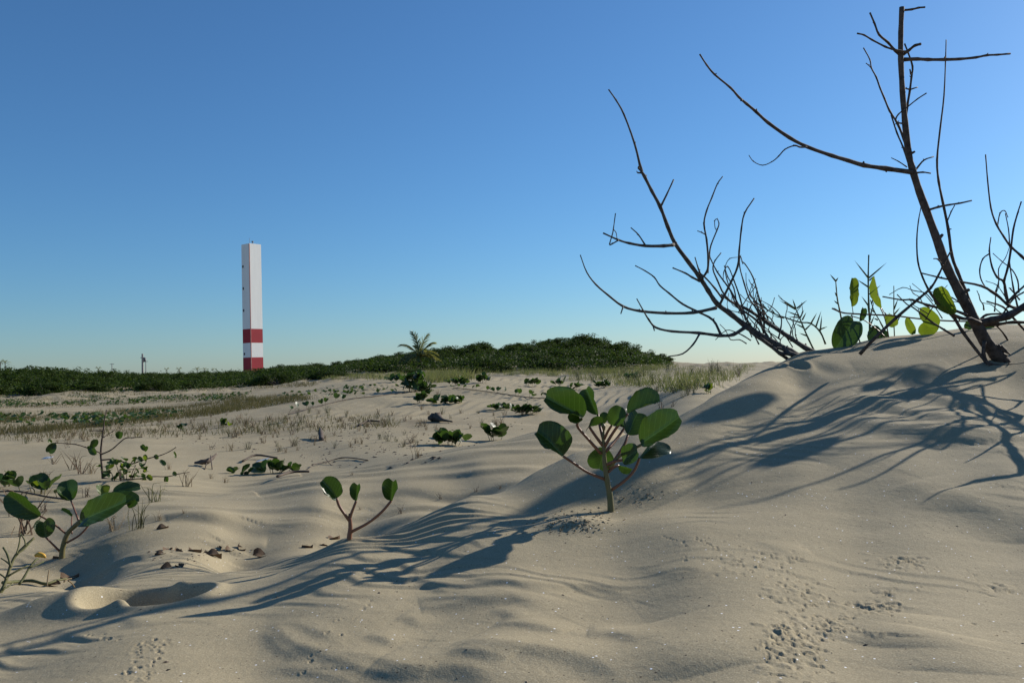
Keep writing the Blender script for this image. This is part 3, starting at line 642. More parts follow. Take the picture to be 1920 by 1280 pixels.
# ------------------------------------------------------------------ leaves of the beach vine (two-lobed, folded along the midrib)
def leaf_data(fold=.35, curl=.12, notch=.22, cup=.10, twist=0.0, wr=1.0, nu=27, nv=17, m='leaf', seed=0):
    """unit leaf: base at the origin, axis +Y length 1, width wr, upper side +Z"""
    r = random.Random(seed); mb = MB(); vs = []; uv = []
    w1, w2, w3 = r.uniform(0, 6), r.uniform(0, 6), r.uniform(.010, .022)
    for i in range(nu):
        t = i / (nu - 1)
        for j in range(nv):
            u = -1 + 2 * j / (nv - 1); s = math.sin(u * math.pi / 2) * .985 if abs(u) < 1 else u * .985; a = abs(s); c_ = math.sqrt(max(0, 1 - s * s))
            yb = .46 - .46 * c_ ** 1.25; yt = .54 + .46 * c_ ** .9 - notch * .9 * math.exp(-(s / .30) ** 2)
            y = yb + (yt - yb) * t; x = s * wr * .5 * (1 + .07 * (y - .5)); f = fold * (1 - .25 * t)
            X = x * math.cos(f); Z = abs(x) * math.sin(f) + cup * x * x * 2 - curl * y * y + w3 * math.sin(w1 + 7 * y + 3 * s) + .009 * math.sin(w2 + 13 * y) * s + .014 * a ** 3 * math.sin(w1 + 19 * y) + .05 * math.sin(w2) * a * a * math.sin(w1 + 4.2 * y) + (.007 * math.cos(2 * math.pi * 7 * (y - .42 * a)) * min(1, 3 * a) if nu > 9 else 0)
            c, sn = math.cos(twist * y), math.sin(twist * y)
            vs.append((X * c - Z * sn, y, X * sn + Z * c)); uv.append((.5 + s * .5, y * .999 + .0005))
    fs = [(i * nv + j, i * nv + j + 1, (i + 1) * nv + j + 1, (i + 1) * nv + j) for i in range(nu - 1) for j in range(nv - 1)]
    mb.add(vs, fs, uv); return mb.build('leaf', M[m], data_only=True)
def frame(base, tip, roll, ref=None):
    ax = tip - base; L = ax.length; y = ax / L; n0 = (ref or (CAMPOS - base)); n0 = (n0 - y * n0.dot(y)).normalized()
    n0 = Matrix.Rotation(R_(roll), 3, y) @ n0; x = y.cross(n0)
    return Matrix(((x.x, y.x, n0.x), (x.y, y.y, n0.y), (x.z, y.z, n0.z))).to_4x4(), L
class Plant:
    """a plant laid out from pixels at its own distance; parts: stem, leaves with their stalks"""
    def __init__(s, name, label, cat, base, group=None):
        s.o = thing(name, label, cat, base, group); s.base = Vector(base); s.nl = 0
    def tube(s, name, pts, r, m, parent=None, n=7, sm=4, **k):
        mb = MB(); mb.tube(pts, r, n, sm, **k); mb.v = [tuple(Vector(v) - s.base) for v in mb.v]
        return mb.build(name, M[m], parent or s.o)
    def leaf(s, base, tip, wr=1.0, roll=0, stalk=None, m='leaf', fold=.35, curl=.12, notch=.22, cup=.1, twist=0.0, sr=.0022, sm_='redstem', label=None, n=6):
        fold *= 1.25; wr *= .86; wr *= .9 if m == 'lime' else 1; notch = min(notch, .06) if m == 'lime' else notch * .6
        s.nl += 1; o = newobj('leaf', leaf_data(fold, curl, notch, cup, twist, wr, m=m, seed=s.nl * 7 + int(abs(base[0]) * 1e4)), None, s.o)
        mt, L = frame(Vector(base), Vector(tip), roll); ml = Matrix.Translation(Vector(base) - s.base) @ mt @ Matrix.Scale(L, 4); o.matrix_local = ml
        if label: o['label'] = label
        if stalk:
            mb = MB(); mb.tube(stalk + [Vector(base)], [sr * 1.2] + [sr] * (len(stalk) - 1) + [sr * .9], n, 4)
            inv = ml.inverted(); mb.v = [tuple(inv @ (Vector(v) - s.base)) for v in mb.v]; mb.build('leaf_stalk', M[sm_], o)
        return o

# ------------------------------------------------------------------ the big vine plant on the near crest
B = G(1145, 958); Y0 = B.y
def q(px, py, dy=0.0): return P(px, py, Y0 + dy)
pl = Plant('beach_vine', 'large round-leaved green beach vine plant standing on the sand crest', 'plant', B)
pl.tube('stem', [B - Vector((0, 0, .02)), q(1145, 952), q(1143, 925), q(1138, 900), q(1134, 868), q(1132, 840), q(1131, 818), q(1132, 803)], [.0052, .0050, .0046, .0042, .0036, .0029, .0022, .0014], 'stem', n=10, knot=.05)
pl.tube('side_stem', [q(1143, 935, .004), q(1138, 905, .012), q(1133, 880, .014)], [.0026, .0024, .002], 'redstem')
pl.tube('bud', [q(1132, 806), q(1132, 799), q(1131, 793)], [.0024, .0032, .0008], 'stem')
pl.leaf(q(1056, 855, -.03), q(1006, 799, -.05), 1.12, 38, [q(1134, 898), q(1102, 885, -.012), q(1076, 868, -.02)], fold=.62, curl=.16, notch=.28)
pl.leaf(q(1092, 783, -.02), q(1022, 737, -.045), 1.00, 28, [q(1127, 850), q(1102, 822, -.012), q(1082, 797, -.02)], fold=.80, curl=.22)
pl.leaf(q(1086, 783, -.025), q(1066, 786, -.05), .9, 20, None, fold=.6, m='small')
pl.leaf(q(1105, 800, .0), q(1116, 783, -.03), 1.15, 65, [q(1130, 835), q(1115, 815, .0)], fold=.3, curl=.1, m='small')
pl.leaf(q(1121, 777, .02), q(1096, 725, .035), .92, -18, [q(1131, 822), q(1125, 800, .01)], fold=.75, curl=.10, notch=.12)
pl.leaf(q(1147, 797, -.02), q(1163, 762, -.03), 1.02, 6, [q(1133, 822), q(1140, 808, -.01)], fold=.28, curl=.2, m='small', notch=.1)
pl.leaf(q(1177, 775, -.015), q(1244, 742, -.01), .92, -40, [q(1133, 838), q(1150, 810, -.008), q(1165, 790, -.012)], fold=.70, curl=.12)
pl.leaf(q(1177, 815, .03), q(1198, 768, .05), 1.15, 12, [q(1142, 878), q(1160, 850, .01), q(1172, 830, .02)], fold=.35, curl=.05)
pl.leaf(q(1203, 833, -.02), q(1274, 775, -.055), .80, -32, [q(1143, 876, -.002), q(1165, 852, -.01), q(1190, 840, -.016)], fold=.42, curl=.12, notch=.14, sm_='stem')
pl.leaf(q(1199, 858, -.005), q(1238, 818, .03), 1.30, 20, [q(1147, 918), q(1172, 900, -.005), q(1190, 880, -.005)], fold=.85, curl=.12, notch=.3)
pl.leaf(q(1168, 862, -.012), q(1196, 842, -.04), 1.0, -30, [q(1136, 872), q(1150, 865, -.008)], fold=.25, curl=.1)
pl.leaf(q(1134, 838, .03), q(1122, 884, .045), 1.18, 0, [q(1133, 830, .006)], fold=.2, curl=.08, notch=.18)

pl.leaf(q(1128, 800, .02), q(1140, 772, .03), .9, -25, [q(1131, 824), q(1130, 812, .01)], fold=.6, m='small', notch=.1)
pl.leaf(q(1160, 872, .012), q(1186, 884, .02), .8, 40, [q(1141, 884), q(1150, 876, .006)], fold=.5, m='small', notch=.1)
pl.leaf(q(1172, 800, .045), q(1150, 778, .06), .9, 10, [q(1136, 846), q(1158, 820, .03)], fold=.5, notch=.1)

# ------------------------------------------------------------------ the small three-leaved shoot
B = G(655, 1010); Y0 = B.y
pl = Plant('beach_vine', 'small beach vine shoot with three folded leaves on thin red stalks', 'plant', B)
pl.tube('stem', [B - Vector((0, 0, .02)), q(655, 1008), q(657, 990), q(656, 972), q(655, 962)], [.0042, .004, .0034, .0028, .0012], 'redstem', n=8)
pl.leaf(q(631, 934, -.01), q(605, 897, -.03), 1.05, 25, [q(655, 975), q(645, 962, -.005), q(636, 948, -.008)], fold=.62, curl=.15, notch=.2)
pl.leaf(q(668, 938, .0), q(672, 902, .0), .95, -25, [q(656, 970), q(661, 956)], fold=.75, curl=-.05, notch=.35)
pl.leaf(q(734, 938, -.005), q(739, 892, -.01), 1.08, -22, [q(658, 997), q(690, 980, .0), q(715, 960, -.004)], fold=.78, curl=-.05, notch=.4)

# ------------------------------------------------------------------ the plant at the left with broad leaves
B = G(116, 1046); Y0 = B.y
pl = Plant('beach_vine', 'broad-leaved beach vine plant at the left among thin dry grass', 'plant', B)
pl.tube('stem', [B - Vector((0, 0, .02)), q(116, 1044), q(118, 1025), q(125, 1003), q(135, 990), q(148, 978), q(156, 972)], [.0065, .0062, .0055, .005, .0045, .004, .002], 'stem', n=9)
pl.leaf(q(75, 967, -.01), q(10, 926, -.05), .74, -25, [q(126, 1002), q(105, 985, -.008), q(85, 972, -.01)], fold=.50, curl=.10, notch=.1, sr=.0021)
pl.leaf(q(86, 1007, -.02), q(80, 969, -.02), 1.2, 5, [q(113, 1034), q(99, 1020, -.012)], fold=.45, curl=-.05, notch=.45, sr=.0021)
pl.leaf(q(133, 938, .05), q(124, 898, .06), 1.05, -10, [q(147, 975, .01), q(140, 956, .03)], fold=.30, curl=.1, notch=.08, sr=.002)
pl.leaf(q(131, 940, .045), q(106, 912, .03), .75, 50, None, fold=.5, curl=.1, m='small')
pl.leaf(q(150, 980, -.01), q(226, 934, -.06), .56, -34, [q(133, 994), q(143, 986)], fold=.45, curl=.16, notch=.12, sr=.0024, sm_='stem')
pl.leaf(q(170, 958, .02), q(258, 926, .03), .58, -42, [q(125, 1017), q(150, 1002, .01), q(168, 980, .02)], fold=.62, curl=.22, notch=.12, sr=.0022)
pl.leaf(q(212, 921, .06), q(264, 908, .08), .62, -38, [q(168, 980, .03), q(190, 945, .05)], fold=.35, curl=.18, notch=.1, sr=.0016)
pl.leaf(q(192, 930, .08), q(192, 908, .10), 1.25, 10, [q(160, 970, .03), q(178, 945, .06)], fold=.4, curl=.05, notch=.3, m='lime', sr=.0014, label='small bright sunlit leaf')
pl.leaf(q(135, 968, .06), q(114, 952, .05), .5, 40, [q(135, 1000, .02), q(134, 980, .04)], fold=.6, m='small', sr=.0014)
pl.leaf(q(240, 950, .02), q(257, 938, .02), .9, -10, None, fold=.5, m='small', label='small leaf curled at the end of the blade')

# ------------------------------------------------------------------ bare shrubs on the mound
KN = .16
class Shrub:
    def __init__(s, label, base, m): s.o = thing('bare_shrub', label, 'shrub', base); s.base = Vector(base); s.m = m; s.dy = 0.0
    def limb(s, name, pts, w0, w1, Y0, Y1, parent=None, m=None, wob=.012, n=6, knot=KN):
        """pts are pixels, w0 and w1 the drawn thickness at both ends"""
        N = len(pts); a = random.uniform(0, 6); g = []; r = []
        for i, (x, y) in enumerate(pts):
            t = i / (N - 1); Yk = Y0 + s.dy + (Y1 - Y0) * t + wob * math.sin(a + 3.1 * t) * min(1, 3 * t); g.append(P(x, y, Yk)); wk = w0[i] if isinstance(w0, list) else w0 + (w1 - w0) * t; r.append(.92 * wk / 2 / F * Yk)
        mb = MB(); mb.tube(g, r, n, 3, knot=knot, wob=.07)
        # little scars and buds along the wood
        for i in range(1, N - 1):
            if random.random() < .45:
                d = Vector((random.uniform(-1, 1), random.uniform(-1, 1), random.uniform(-.2, 1))).normalized(); mb.tube([g[i], g[i] + d * (r[i] * 1.9 + .0012)], [r[i] * .55 + .0005, r[i] * .3 + .0003], 4, 1)
        mb.v = [tuple(Vector(v) - s.base) for v in mb.v]; return mb.build(name, M[m or s.m], parent or s.o)
def on_mound(px, py, sink=0.0): g = G(px, py); return g - Vector((0, 0, sink))
Yl = 2.31; lb = P(1492, 664, Yl); lb.z = float(Hh(lb.x, lb.y)[0])
s1 = Shrub('low leaning bare shrub with a tangle of arching twigs at the crest end', lb, 'bark'); s1.dy = .26
s1.limb('trunk', [(1505,672),(1480,658),(1450,643),(1400,612),(1372,590),(1345,570),(1328,545),(1312,520),(1290,490),(1266,457),(1252,425),(1238,388),(1222,358),(1208,330),(1202,318),(1190,270),(1170,215),(1155,188),(1141,168)], [14,13.5,13,11.5,10.5,9.5,9,8.6,8.2,7.6,7.2,6.8,6.4,6.2,6,4,3.4,3,2.4], 0, 2.06, 1.90, n=8)
b = s1.limb('branch', [(1263,459),(1245,461),(1210,461),(1180,456),(1160,450),(1131,437)], 7.5, 3, 1.965, 1.88)
s1.limb('twig', [(1210,460),(1197,440),(1183,427)], 3.2, 2, 1.92, 1.90, b); s1.limb('twig', [(1160,450),(1148,457),(1143,458),(1148,440),(1150,430),(1154,400)], 3.5, 2, 1.89, 1.87, b); s1.limb('twig', [(1150,430),(1155,436),(1157,448)], 2, 1.6, 1.88, 1.89, b)
s1.limb('branch', [(1240,385),(1250,365),(1263,337)], 4.5, 2.8, 1.935, 1.95)
s1.limb('twig', [(1204,322),(1197,315),(1200,310)], 6, 2, 1.915, 1.91); s1.limb('twig', [(1206,324),(1196,324),(1194,321)], 4, 1.5, 1.915, 1.91)
b = s1.limb('branch', [(1343,577),(1300,586),(1250,587),(1200,583),(1168,574),(1140,553),(1117,533),(1100,510),(1088,478)], 7, 2, 1.99, 1.80)
s1.limb('twig', [(1169,573),(1164,588)], 3, 2.2, 1.85, 1.84, b)
b = s1.limb('branch', [(1398,613),(1375,627),(1350,629),(1310,624),(1260,621),(1230,614),(1217,600),(1205,580),(1194,560)], 8, 2, 2.02, 1.86)
s1.limb('twig', [(1225,612),(1227,620)], 3, 2, 1.88, 1.88, b); s1.limb('twig', [(1312,625),(1300,645),(1280,663),(1253,668)], 4.2, 2.2, 1.95, 1.90, b)
s1.limb('twig', [(1351,626),(1337,600),(1310,585),(1280,570),(1255,550),(1237,535),(1227,520),(1210,508),(1191,498)], 5.5, 2, 1.98, 2.08, b)
b = s1.limb('branch', [(1314,523),(1325,510),(1328,490),(1325,450),(1320,420),(1325,395),(1335,370),(1345,345),(1355,331)], 5, 2, 1.98, 1.99)
s1.limb('twig', [(1323,440),(1316,436),(1308,433)], 2.6, 1.8, 1.985, 1.98, b)
s1.limb('branch', [(1312,527),(1298,520),(1285,512),(1261,502)], 5, 2.4, 1.98, 1.95); s1.limb('branch', [(1318,523),(1310,505),(1303,482)], 4, 2, 1.98, 2.0)
s1.limb('branch', [(1327,512),(1330,480),(1333,460),(1345,430),(1348,420),(1345,411),(1340,414),(1341,428),(1345,433)], 3.4, 1.2, 1.99, 2.03)
s1.limb('branch', [(1350,570),(1370,530),(1383,500),(1386,470),(1390,430),(1396,400),(1414,372)], 5, 2.6, 2.0, 2.05)
for pts, w0, w1, ya, yb in [([(1410,615),(1395,590),(1370,545),(1345,510),(1330,480)], 4.6, 2.4, 2.03, 2.00), ([(1440,632),(1420,602),(1390,580),(1360,555),(1345,525),(1337,505),(1340,490),(1352,474)], 4.6, 2.2, 2.05, 2.08),
                            ([(1432,620),(1420,582),(1405,560),(1395,530),(1387,500),(1388,480),(1393,495)], 4, 1.8, 2.05, 2.02), ([(1398,600),(1388,560),(1376,525),(1365,500),(1357,510),(1356,528)], 3.6, 1.4, 2.03, 2.0),
                            ([(1432,625),(1432,590),(1422,555),(1412,520),(1397,495),(1390,490)], 4.4, 1.6, 2.06, 2.06), ([(1382,575),(1376,540),(1365,520),(1358,498)], 3.2, 1.8, 2.02, 2.04),
                            ([(1356,562),(1340,540),(1322,520),(1310,510)], 4.2, 2.4, 2.0, 1.98), ([(1400,605),(1405,580),(1415,560),(1420,540)], 3.2, 1.6, 2.04, 2.08), ([(1392,590),(1375,560),(1362,520),(1360,500),(1368,485),(1385,482)], 2.8, 1.2, 2.04, 2.1),
                            ([(1432,624),(1424,600),(1430,580),(1432,570)], 3, 1.8, 2.06, 2.08), ([(1385,585),(1400,560),(1418,535)], 2.6, 1.6, 2.02, 2.1)]: s1.limb('branch', pts, w0, w1, ya, yb)
s1.limb('trunk', [(1535,664),(1510,652),(1480,632),(1440,606),(1405,582),(1372,566),(1352,552)], 11, 3.5, 2.10, 2.04); s1.limb('trunk', [(1480,675),(1462,662),(1440,645),(1415,628),(1400,615)], 8, 5, 2.07, 2.03)
s1.limb('trunk', [(1500,670),(1470,655),(1450,650),(1425,632)], 7, 4, 2.02, 2.02)
s1.limb('root', [(1496,668),(1478,662),(1465,662),(1450,652)], 12, 5, 2.03, 2.02)

rb = G(1878, 676); Yr = rb.y
s2 = Shrub('tall bare shrub with a thick dark main stem and splintered foot on the mound', rb, 'barkbrown')
T = s2.limb('trunk', [(1885,682),(1868,664),(1848,640),(1836,618),(1825,598),(1800,550),(1775,500),(1757,450),(1737,395),(1724,360),(1713,325),(1704,290),(1697,230),(1692,170),(1689,110),(1689,60),(1691,14)], [25,27,25,23,21,19,17.5,16.5,15,14,13.5,12.5,11.5,11,10.5,10,9.5], 0, Yr, Yr - .02, n=10, wob=.006, knot=.06)
for k in range(9):                           # splintered, peeling foot
    a = (1858 + random.uniform(-4, 22), 650 + random.uniform(-4, 18)); l_ = random.uniform(10, 24); s2.limb('bark_flake', [a, (a[0] + l_ * .55, a[1] + l_ * .5), (a[0] + l_ * random.uniform(.9, 1.2), a[1] + l_ * random.uniform(.6, 1.0))], random.uniform(6, 10), 3, Yr - .012, Yr - .016, n=4, wob=0)
Ym = Yr - .01
s2.limb('branch', [(1690,20),(1710,18),(1722,15),(1734,14)], 4.5, 3.6, Ym, Ym - .02); s2.limb('branch', [(1690,106),(1678,95),(1665,80),(1648,65),(1640,45),(1631,24)], 6, 3.6, Ym, Ym - .05)
s2.limb('branch', [(1700,97),(1688,96),(1672,92),(1660,88),(1635,75),(1620,66),(1607,63)], 4.6, 3.2, Ym - .012, Ym - .05); s2.limb('branch', [(1690,106),(1705,94),(1715,86),(1726,83)], 5.5, 5.5, Ym, Ym - .03)
s2.limb('branch', [(1695,112),(1720,111),(1740,112),(1770,112),(1800,111),(1830,108),(1850,104),(1870,103),(1894,101)], 7.5, 3.4, Ym, Ym + .06)
b = s2.limb('branch', [(1697,235),(1701,200),(1706,170),(1709,145),(1711,125),(1703,100),(1696,82)], 5.5, 3, Ym + .012, Ym + .02)
s2.limb('twig', [(1705,168),(1698,166),(1696,165)], 3, 2, Ym + .015, Ym + .01, b); s2.limb('twig', [(1705,169),(1713,166),(1720,164)], 3, 2.4, Ym + .015, Ym + .02, b); s2.limb('twig', [(1708,140),(1706,130)], 3.4, 2.4, Ym + .018, Ym + .01, b)
s2.limb('branch', [(1694,232),(1683,230),(1679,225),(1685,214),(1700,202),(1720,186),(1737,175)], 3.6, 2.6, Ym - .014, Ym - .04)
b = s2.limb('branch', [(1706,296),(1695,262),(1683,232),(1668,208),(1658,184),(1650,165),(1643,145),(1634,128),(1631,112),(1619,90)], 5, 2.2, Ym + .01, Ym + .06); s2.limb('twig', [(1634,128),(1628,122),(1624,119)], 2.6, 1.8, Ym + .05, Ym + .05, b)
s2.limb('branch', [(1708,322),(1694,278),(1682,250),(1671,216)], 4.2, 3, Ym + .012, Ym + .045)
b = s2.limb('branch', [(1710,323),(1660,316),(1620,310),(1590,301),(1560,292),(1515,276),(1480,258),(1440,230),(1418,210),(1400,195),(1385,182),(1370,165),(1340,140),(1325,122),(1312,102)], 9.5, 3, Ym - .01, Ym - .18)
s2.limb('twig', [(1513,276),(1500,276),(1490,273),(1472,280),(1460,293),(1448,303),(1430,310),(1413,303),(1404,291)], 3.6, 1.4, Ym - .10, Ym - .13, b); s2.limb('twig', [(1391,187),(1389,189)], 4, 3, Ym - .14, Ym - .15, b)
s2.limb('twig', [(1700,313),(1685,303),(1671,296)], 2.6, 1.6, Ym, Ym - .03); b = s2.limb('branch', [(1713,324),(1722,312),(1733,300),(1750,294)], 4, 2.6, Ym + .01, Ym + .03); s2.limb('branch', [(1713,325),(1730,323),(1745,325)], 4, 2.6, Ym - .01, Ym - .02)
s2.limb('branch', [(1836,606),(1822,575),(1810,545),(1795,508),(1785,480),(1778,430),(1768,380),(1760,340),(1757,300),(1763,240),(1770,180),(1773,110),(1774,75)], 8, 1.8, Yr + .05, Yr + .10)
s2.limb('branch', [(1740,394),(1760,388),(1780,384),(1800,381),(1822,376)], 5, 2.8, Ym - .01, Ym - .03); s2.limb('twig', [(1775,418),(1783,398),(1790,385)], 3, 1.8, Yr + .07, Yr + .09)
s2.limb('branch', [(1812,590),(1790,582),(1765,575),(1745,550),(1730,520),(1721,490),(1719,450),(1722,415),(1727,388)], 6, 2, Ym - .03, Ym - .10)
s2.limb('branch', [(1612,664),(1640,634),(1680,596),(1720,562),(1745,540),(1760,515),(1770,494),(1782,472)], 7, 3, Yr - .02, Yr - .08); s2.limb('twig', [(1768,498),(1758,486),(1750,485)], 3, 2, Yr - .07, Yr - .08)
b = s2.limb('branch', [(1838,606),(1820,598),(1800,596),(1770,580),(1740,572),(1710,562),(1690,562),(1655,556)], 8, 2.4, Yr - .03, Yr - .06)
s2.limb('branch', [(1830,606),(1860,600),(1890,592),(1925,572),(1960,556)], 15, 13, Yr - .01, Yr + .03, n=8); s2.limb('branch', [(1828,612),(1870,608),(1900,604),(1960,606)], 7, 6, Yr + .02, Yr + .06)
s2.limb('branch', [(1930,582),(1905,578),(1888,570),(1868,552),(1840,536),(1800,528),(1765,521),(1728,512)], 7, 2.6, Yr + .06, Yr + .02)
b = s2.limb('branch', [(1893,576),(1886,550),(1882,528),(1870,520),(1860,500),(1855,470),(1858,445)], 6.5, 2, Yr + .05, Yr + .10); s2.limb('twig', [(1856,475),(1843,485),(1837,505),(1840,525),(1852,543),(1870,556)], 3, 2, Yr + .09, Yr + .06, b)
s2.limb('branch', [(1882,528),(1890,500),(1895,470),(1900,430),(1908,400),(1915,378)], 5, 2.6, Yr + .05, Yr + .04)
b = s2.limb('branch', [(1935,500),(1915,480),(1895,462),(1883,445),(1868,420),(1858,390),(1852,340),(1848,290)], 5.5, 2.2, Yr + .05, Yr + .09); s2.limb('twig', [(1870,425),(1875,400),(1884,395),(1890,408)], 2.6, 1.6, Yr + .07, Yr + .09, b); s2.limb('twig', [(1893,460),(1891,430),(1885,400)], 2.6, 1.6, Yr + .05, Yr + .02, b)
s2.limb('branch', [(1908,575),(1900,540),(1894,500),(1893,485)], 4, 2, Yr + .04, Yr + .06); s2.limb('branch', [(1890,565),(1905,550),(1925,532)], 5, 4, Yr + .06, Yr + .08); s2.limb('twig', [(1912,562),(1895,542),(1892,540)], 3, 2, Yr + .06, Yr + .08)
s2.limb('branch', [(1762,572),(1785,590),(1805,622),(1830,655),(1848,678),(1856,684)], 7, 5, Yr - .03, Yr - .06); s2.limb('branch', [(1846,640),(1844,662),(1855,682),(1890,685),(1930,681)], 7, 6, Yr - .03, Yr - .04)
s2.limb('branch', [(1790,630),(1770,618),(1745,602),(1730,590),(1710,575),(1700,570),(1682,552)], 4.5, 2, Yr - .08, Yr - .05); s2.limb('branch', [(1838,600),(1850,590),(1880,588)], 6, 4, Yr + .03, Yr + .05)
s2.limb('branch', [(1900,660),(1885,630),(1870,612),(1860,604)], 4, 3, Yr + .16, Yr + .08); s2.limb('branch', [(1940,640),(1900,596),(1880,575),(1850,565)], 5, 3, Yr + .12, Yr + .08)
s2.limb('branch', [(1870,606),(1880,590),(1900,560),(1925,545)], 4, 3, Yr + .1, Yr + .12)

# the crown of the shrub goes on to the right, outside the picture; twigs shaped and a few leaves added there to shade the mound
hub = [P(1955, 556, Yr + .05), P(2080, 500, Yr + .12), P(2230, 420, Yr + .10), P(2400, 330, Yr)]
mb = MB(); mb.tube([P(1950, 560, Yr + .03)] + hub, [.0085, .008, .007, .006, .004], 7, 4, knot=.12); mb.v = [tuple(Vector(v) - s2.base) for v in mb.v]; mb.build('branch', M['barkbrown'], s2.o)
def off_frame(g, lim=1950):
    for d in np.arange(.3, 3.2, .02):
        c = g + SUNDIR * float(d); k = CAMROT.transposed() @ (c - CAMPOS)
        if 960 + F * k.x / -k.z > lim: return c
    return c
def outer(pts, w, join=1, tip=.25):
    c = [off_frame(G(*p), 1950 + 12 * i) for i, p in enumerate(pts)]; c = [k for k in c if 960 + F * (CAMROT.transposed() @ (k - CAMPOS)).x / -(CAMROT.transposed() @ (k - CAMPOS)).z > 1935]; r = [w / 2 / F * 1.9 * (tip + (1 - tip) * i / (len(c) - 1)) for i in range(len(c))]
    c.append(min(hub, key=lambda h: (h - c[-1]).length)); r.append(r[-1]); mb = MB(); mb.tube(c, r, 6, 4, knot=.15, wob=.05); mb.v = [tuple(Vector(v) - s2.base) for v in mb.v]; mb.build('branch', M['barkbrown'], s2.o)
for pts, w in [([(1570,917),(1660,885),(1740,838),(1830,800),(1912,780)], 12), ([(1604,880),(1660,858),(1715,833),(1800,812)], 6), ([(1339,953),(1463,927),(1604,876),(1741,820),(1850,778)], 11), ([(1732,940),(1826,902),(1916,872)], 10), ([(1809,867),(1869,833),(1916,799)], 9),
               ([(1412,744),(1510,739),(1583,712),(1668,697),(1760,690)], 5), ([(1415,750),(1520,746),(1600,722),(1690,702)], 4), ([(1228,859),(1399,812),(1527,752),(1630,720),(1720,704)], 11), ([(1604,778),(1715,748),(1800,722),(1900,700)], 6), ([(1672,816),(1800,786),(1916,752)], 6),
               ([(1853,797),(1868,770),(1846,748),(1838,722)], 7), ([(1260,780),(1330,782),(1400,776)], 4), ([(1580,862),(1545,850),(1500,838),(1470,830)], 5), ([(1600,848),(1550,838),(1500,828)], 5), ([(1590,875),(1540,862),(1495,850)], 5), ([(1275,935),(1350,905),(1430,872),(1500,850)], 7)]: outer(pts, w * .8)
def shade_leaf(px, py, size, wr, rz):  # unseen leaf added towards the sun to cast a shadow on this spot
    c = off_frame(G(px, py), 1960); o = newobj('leaf', leaf_data(.12, .05, .1, .05, 0, wr, m='leaf', seed=int(px)), None, s2.o); z = SUNDIR; y = Matrix.Rotation(R_(rz), 3, z) @ z.orthogonal().normalized(); x = y.cross(z)
    o.matrix_local = Matrix.Translation(c - y * size * .5 - s2.base) @ Matrix(((x.x, y.x, z.x), (x.y, y.y, z.y), (x.z, y.z, z.z))).to_4x4() @ Matrix.Scale(size, 4)
    a = c - y * size * .5; h = min(hub, key=lambda q_: (q_ - a).length); mb = MB(); mb.tube([a, a.lerp(h, .5) + Vector((0, 0, .03)), h], [.0012, .002, .003], 5, 4); mb.v = [tuple(Vector(v) - s2.base) for v in mb.v]; mb.build('twig', M['barkbrown'], s2.o)
for k in ((1110, 905, .075, .95, 20), (1190, 880, .07, .9, 80), (1645, 724, .05, .8, 40), (1378, 765, .088, .95, 60), (1500, 845, .075, .95, 60)): shade_leaf(*k)
# loose thin twigs low in both shrubs
def loose(s, n, box, w, Ya, lean):
    for _ in range(n):
        x, y = random.uniform(box[0], box[1]), random.uniform(box[2], box[3]); L = random.uniform(35, 95); a = random.gauss(lean, .35); c = random.gauss(0, .5); pts = []
        for i in range(5): pts.append((x + math.sin(a) * L * i / 4, y - math.cos(a) * L * i / 4)); a += c / 6 + random.gauss(0, .16)
        s.limb('twig', pts, random.uniform(2.2, w), 1.3, Ya, Ya + random.uniform(-.08, .08))
loose(s1, 16, (1395, 1470, 590, 650), 3.4, 2.05, -.55); loose(s1, 8, (1420, 1500, 630, 662), 3, 2.08, -.1); loose(s2, 6, (1840, 1925, 520, 620), 3.4, Yr + .06, -.1); loose(s2, 7, (1730, 1830, 560, 615), 2.8, Yr + .02, -.6)

# ------------------------------------------------------------------ leafy vine and thin sprigs just behind the crest
Yv = 2.44
vb = P(1620, 660, Yv); vb.z = float(Hh(vb.x, vb.y)[0])
pl = Plant('leafy_vine', 'vine with backlit yellow-green leaves trailing behind the crest between the bare shrubs', 'vine', vb); Y0 = Yv
pl.tube('stem', [q(1560, 578, .02), q(1580, 586), q(1600, 588), q(1640, 590), q(1680, 592, -.02), q(1720, 597), q(1770, 601), q(1830, 603, .02), q(1880, 606)], .0024, 'redstem')
pl.tube('stem', [q(1618, 662), q(1612, 640), q(1600, 605, .01), q(1597, 590)], [.0022, .002, .002, .0016], 'redstem'); pl.tube('stem', [q(1668, 640), q(1660, 600), q(1650, 575, .02)], .0018, 'redstem'); pl.tube('stem', [q(1595, 592), q(1620, 600), q(1645, 618), q(1660, 632)], .0016, 'redstem')
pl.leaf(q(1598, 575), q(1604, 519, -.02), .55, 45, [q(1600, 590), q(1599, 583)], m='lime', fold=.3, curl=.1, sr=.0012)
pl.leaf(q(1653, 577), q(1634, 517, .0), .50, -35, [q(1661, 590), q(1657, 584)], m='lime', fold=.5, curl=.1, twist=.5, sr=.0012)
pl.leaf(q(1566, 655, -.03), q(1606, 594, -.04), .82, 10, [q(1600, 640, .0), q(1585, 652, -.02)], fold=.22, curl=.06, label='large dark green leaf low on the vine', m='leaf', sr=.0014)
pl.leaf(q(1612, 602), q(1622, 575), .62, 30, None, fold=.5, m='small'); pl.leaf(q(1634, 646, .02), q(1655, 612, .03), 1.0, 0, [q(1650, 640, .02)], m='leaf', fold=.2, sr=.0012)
pl.leaf(q(1662, 590), q(1680, 612, -.02), .95, 0, [q(1660, 586)], m='lime', fold=.15, curl=.05, sr=.0012); pl.leaf(q(1701, 594), q(1713, 628, -.01), .62, 20, None, m='lime', fold=.4)
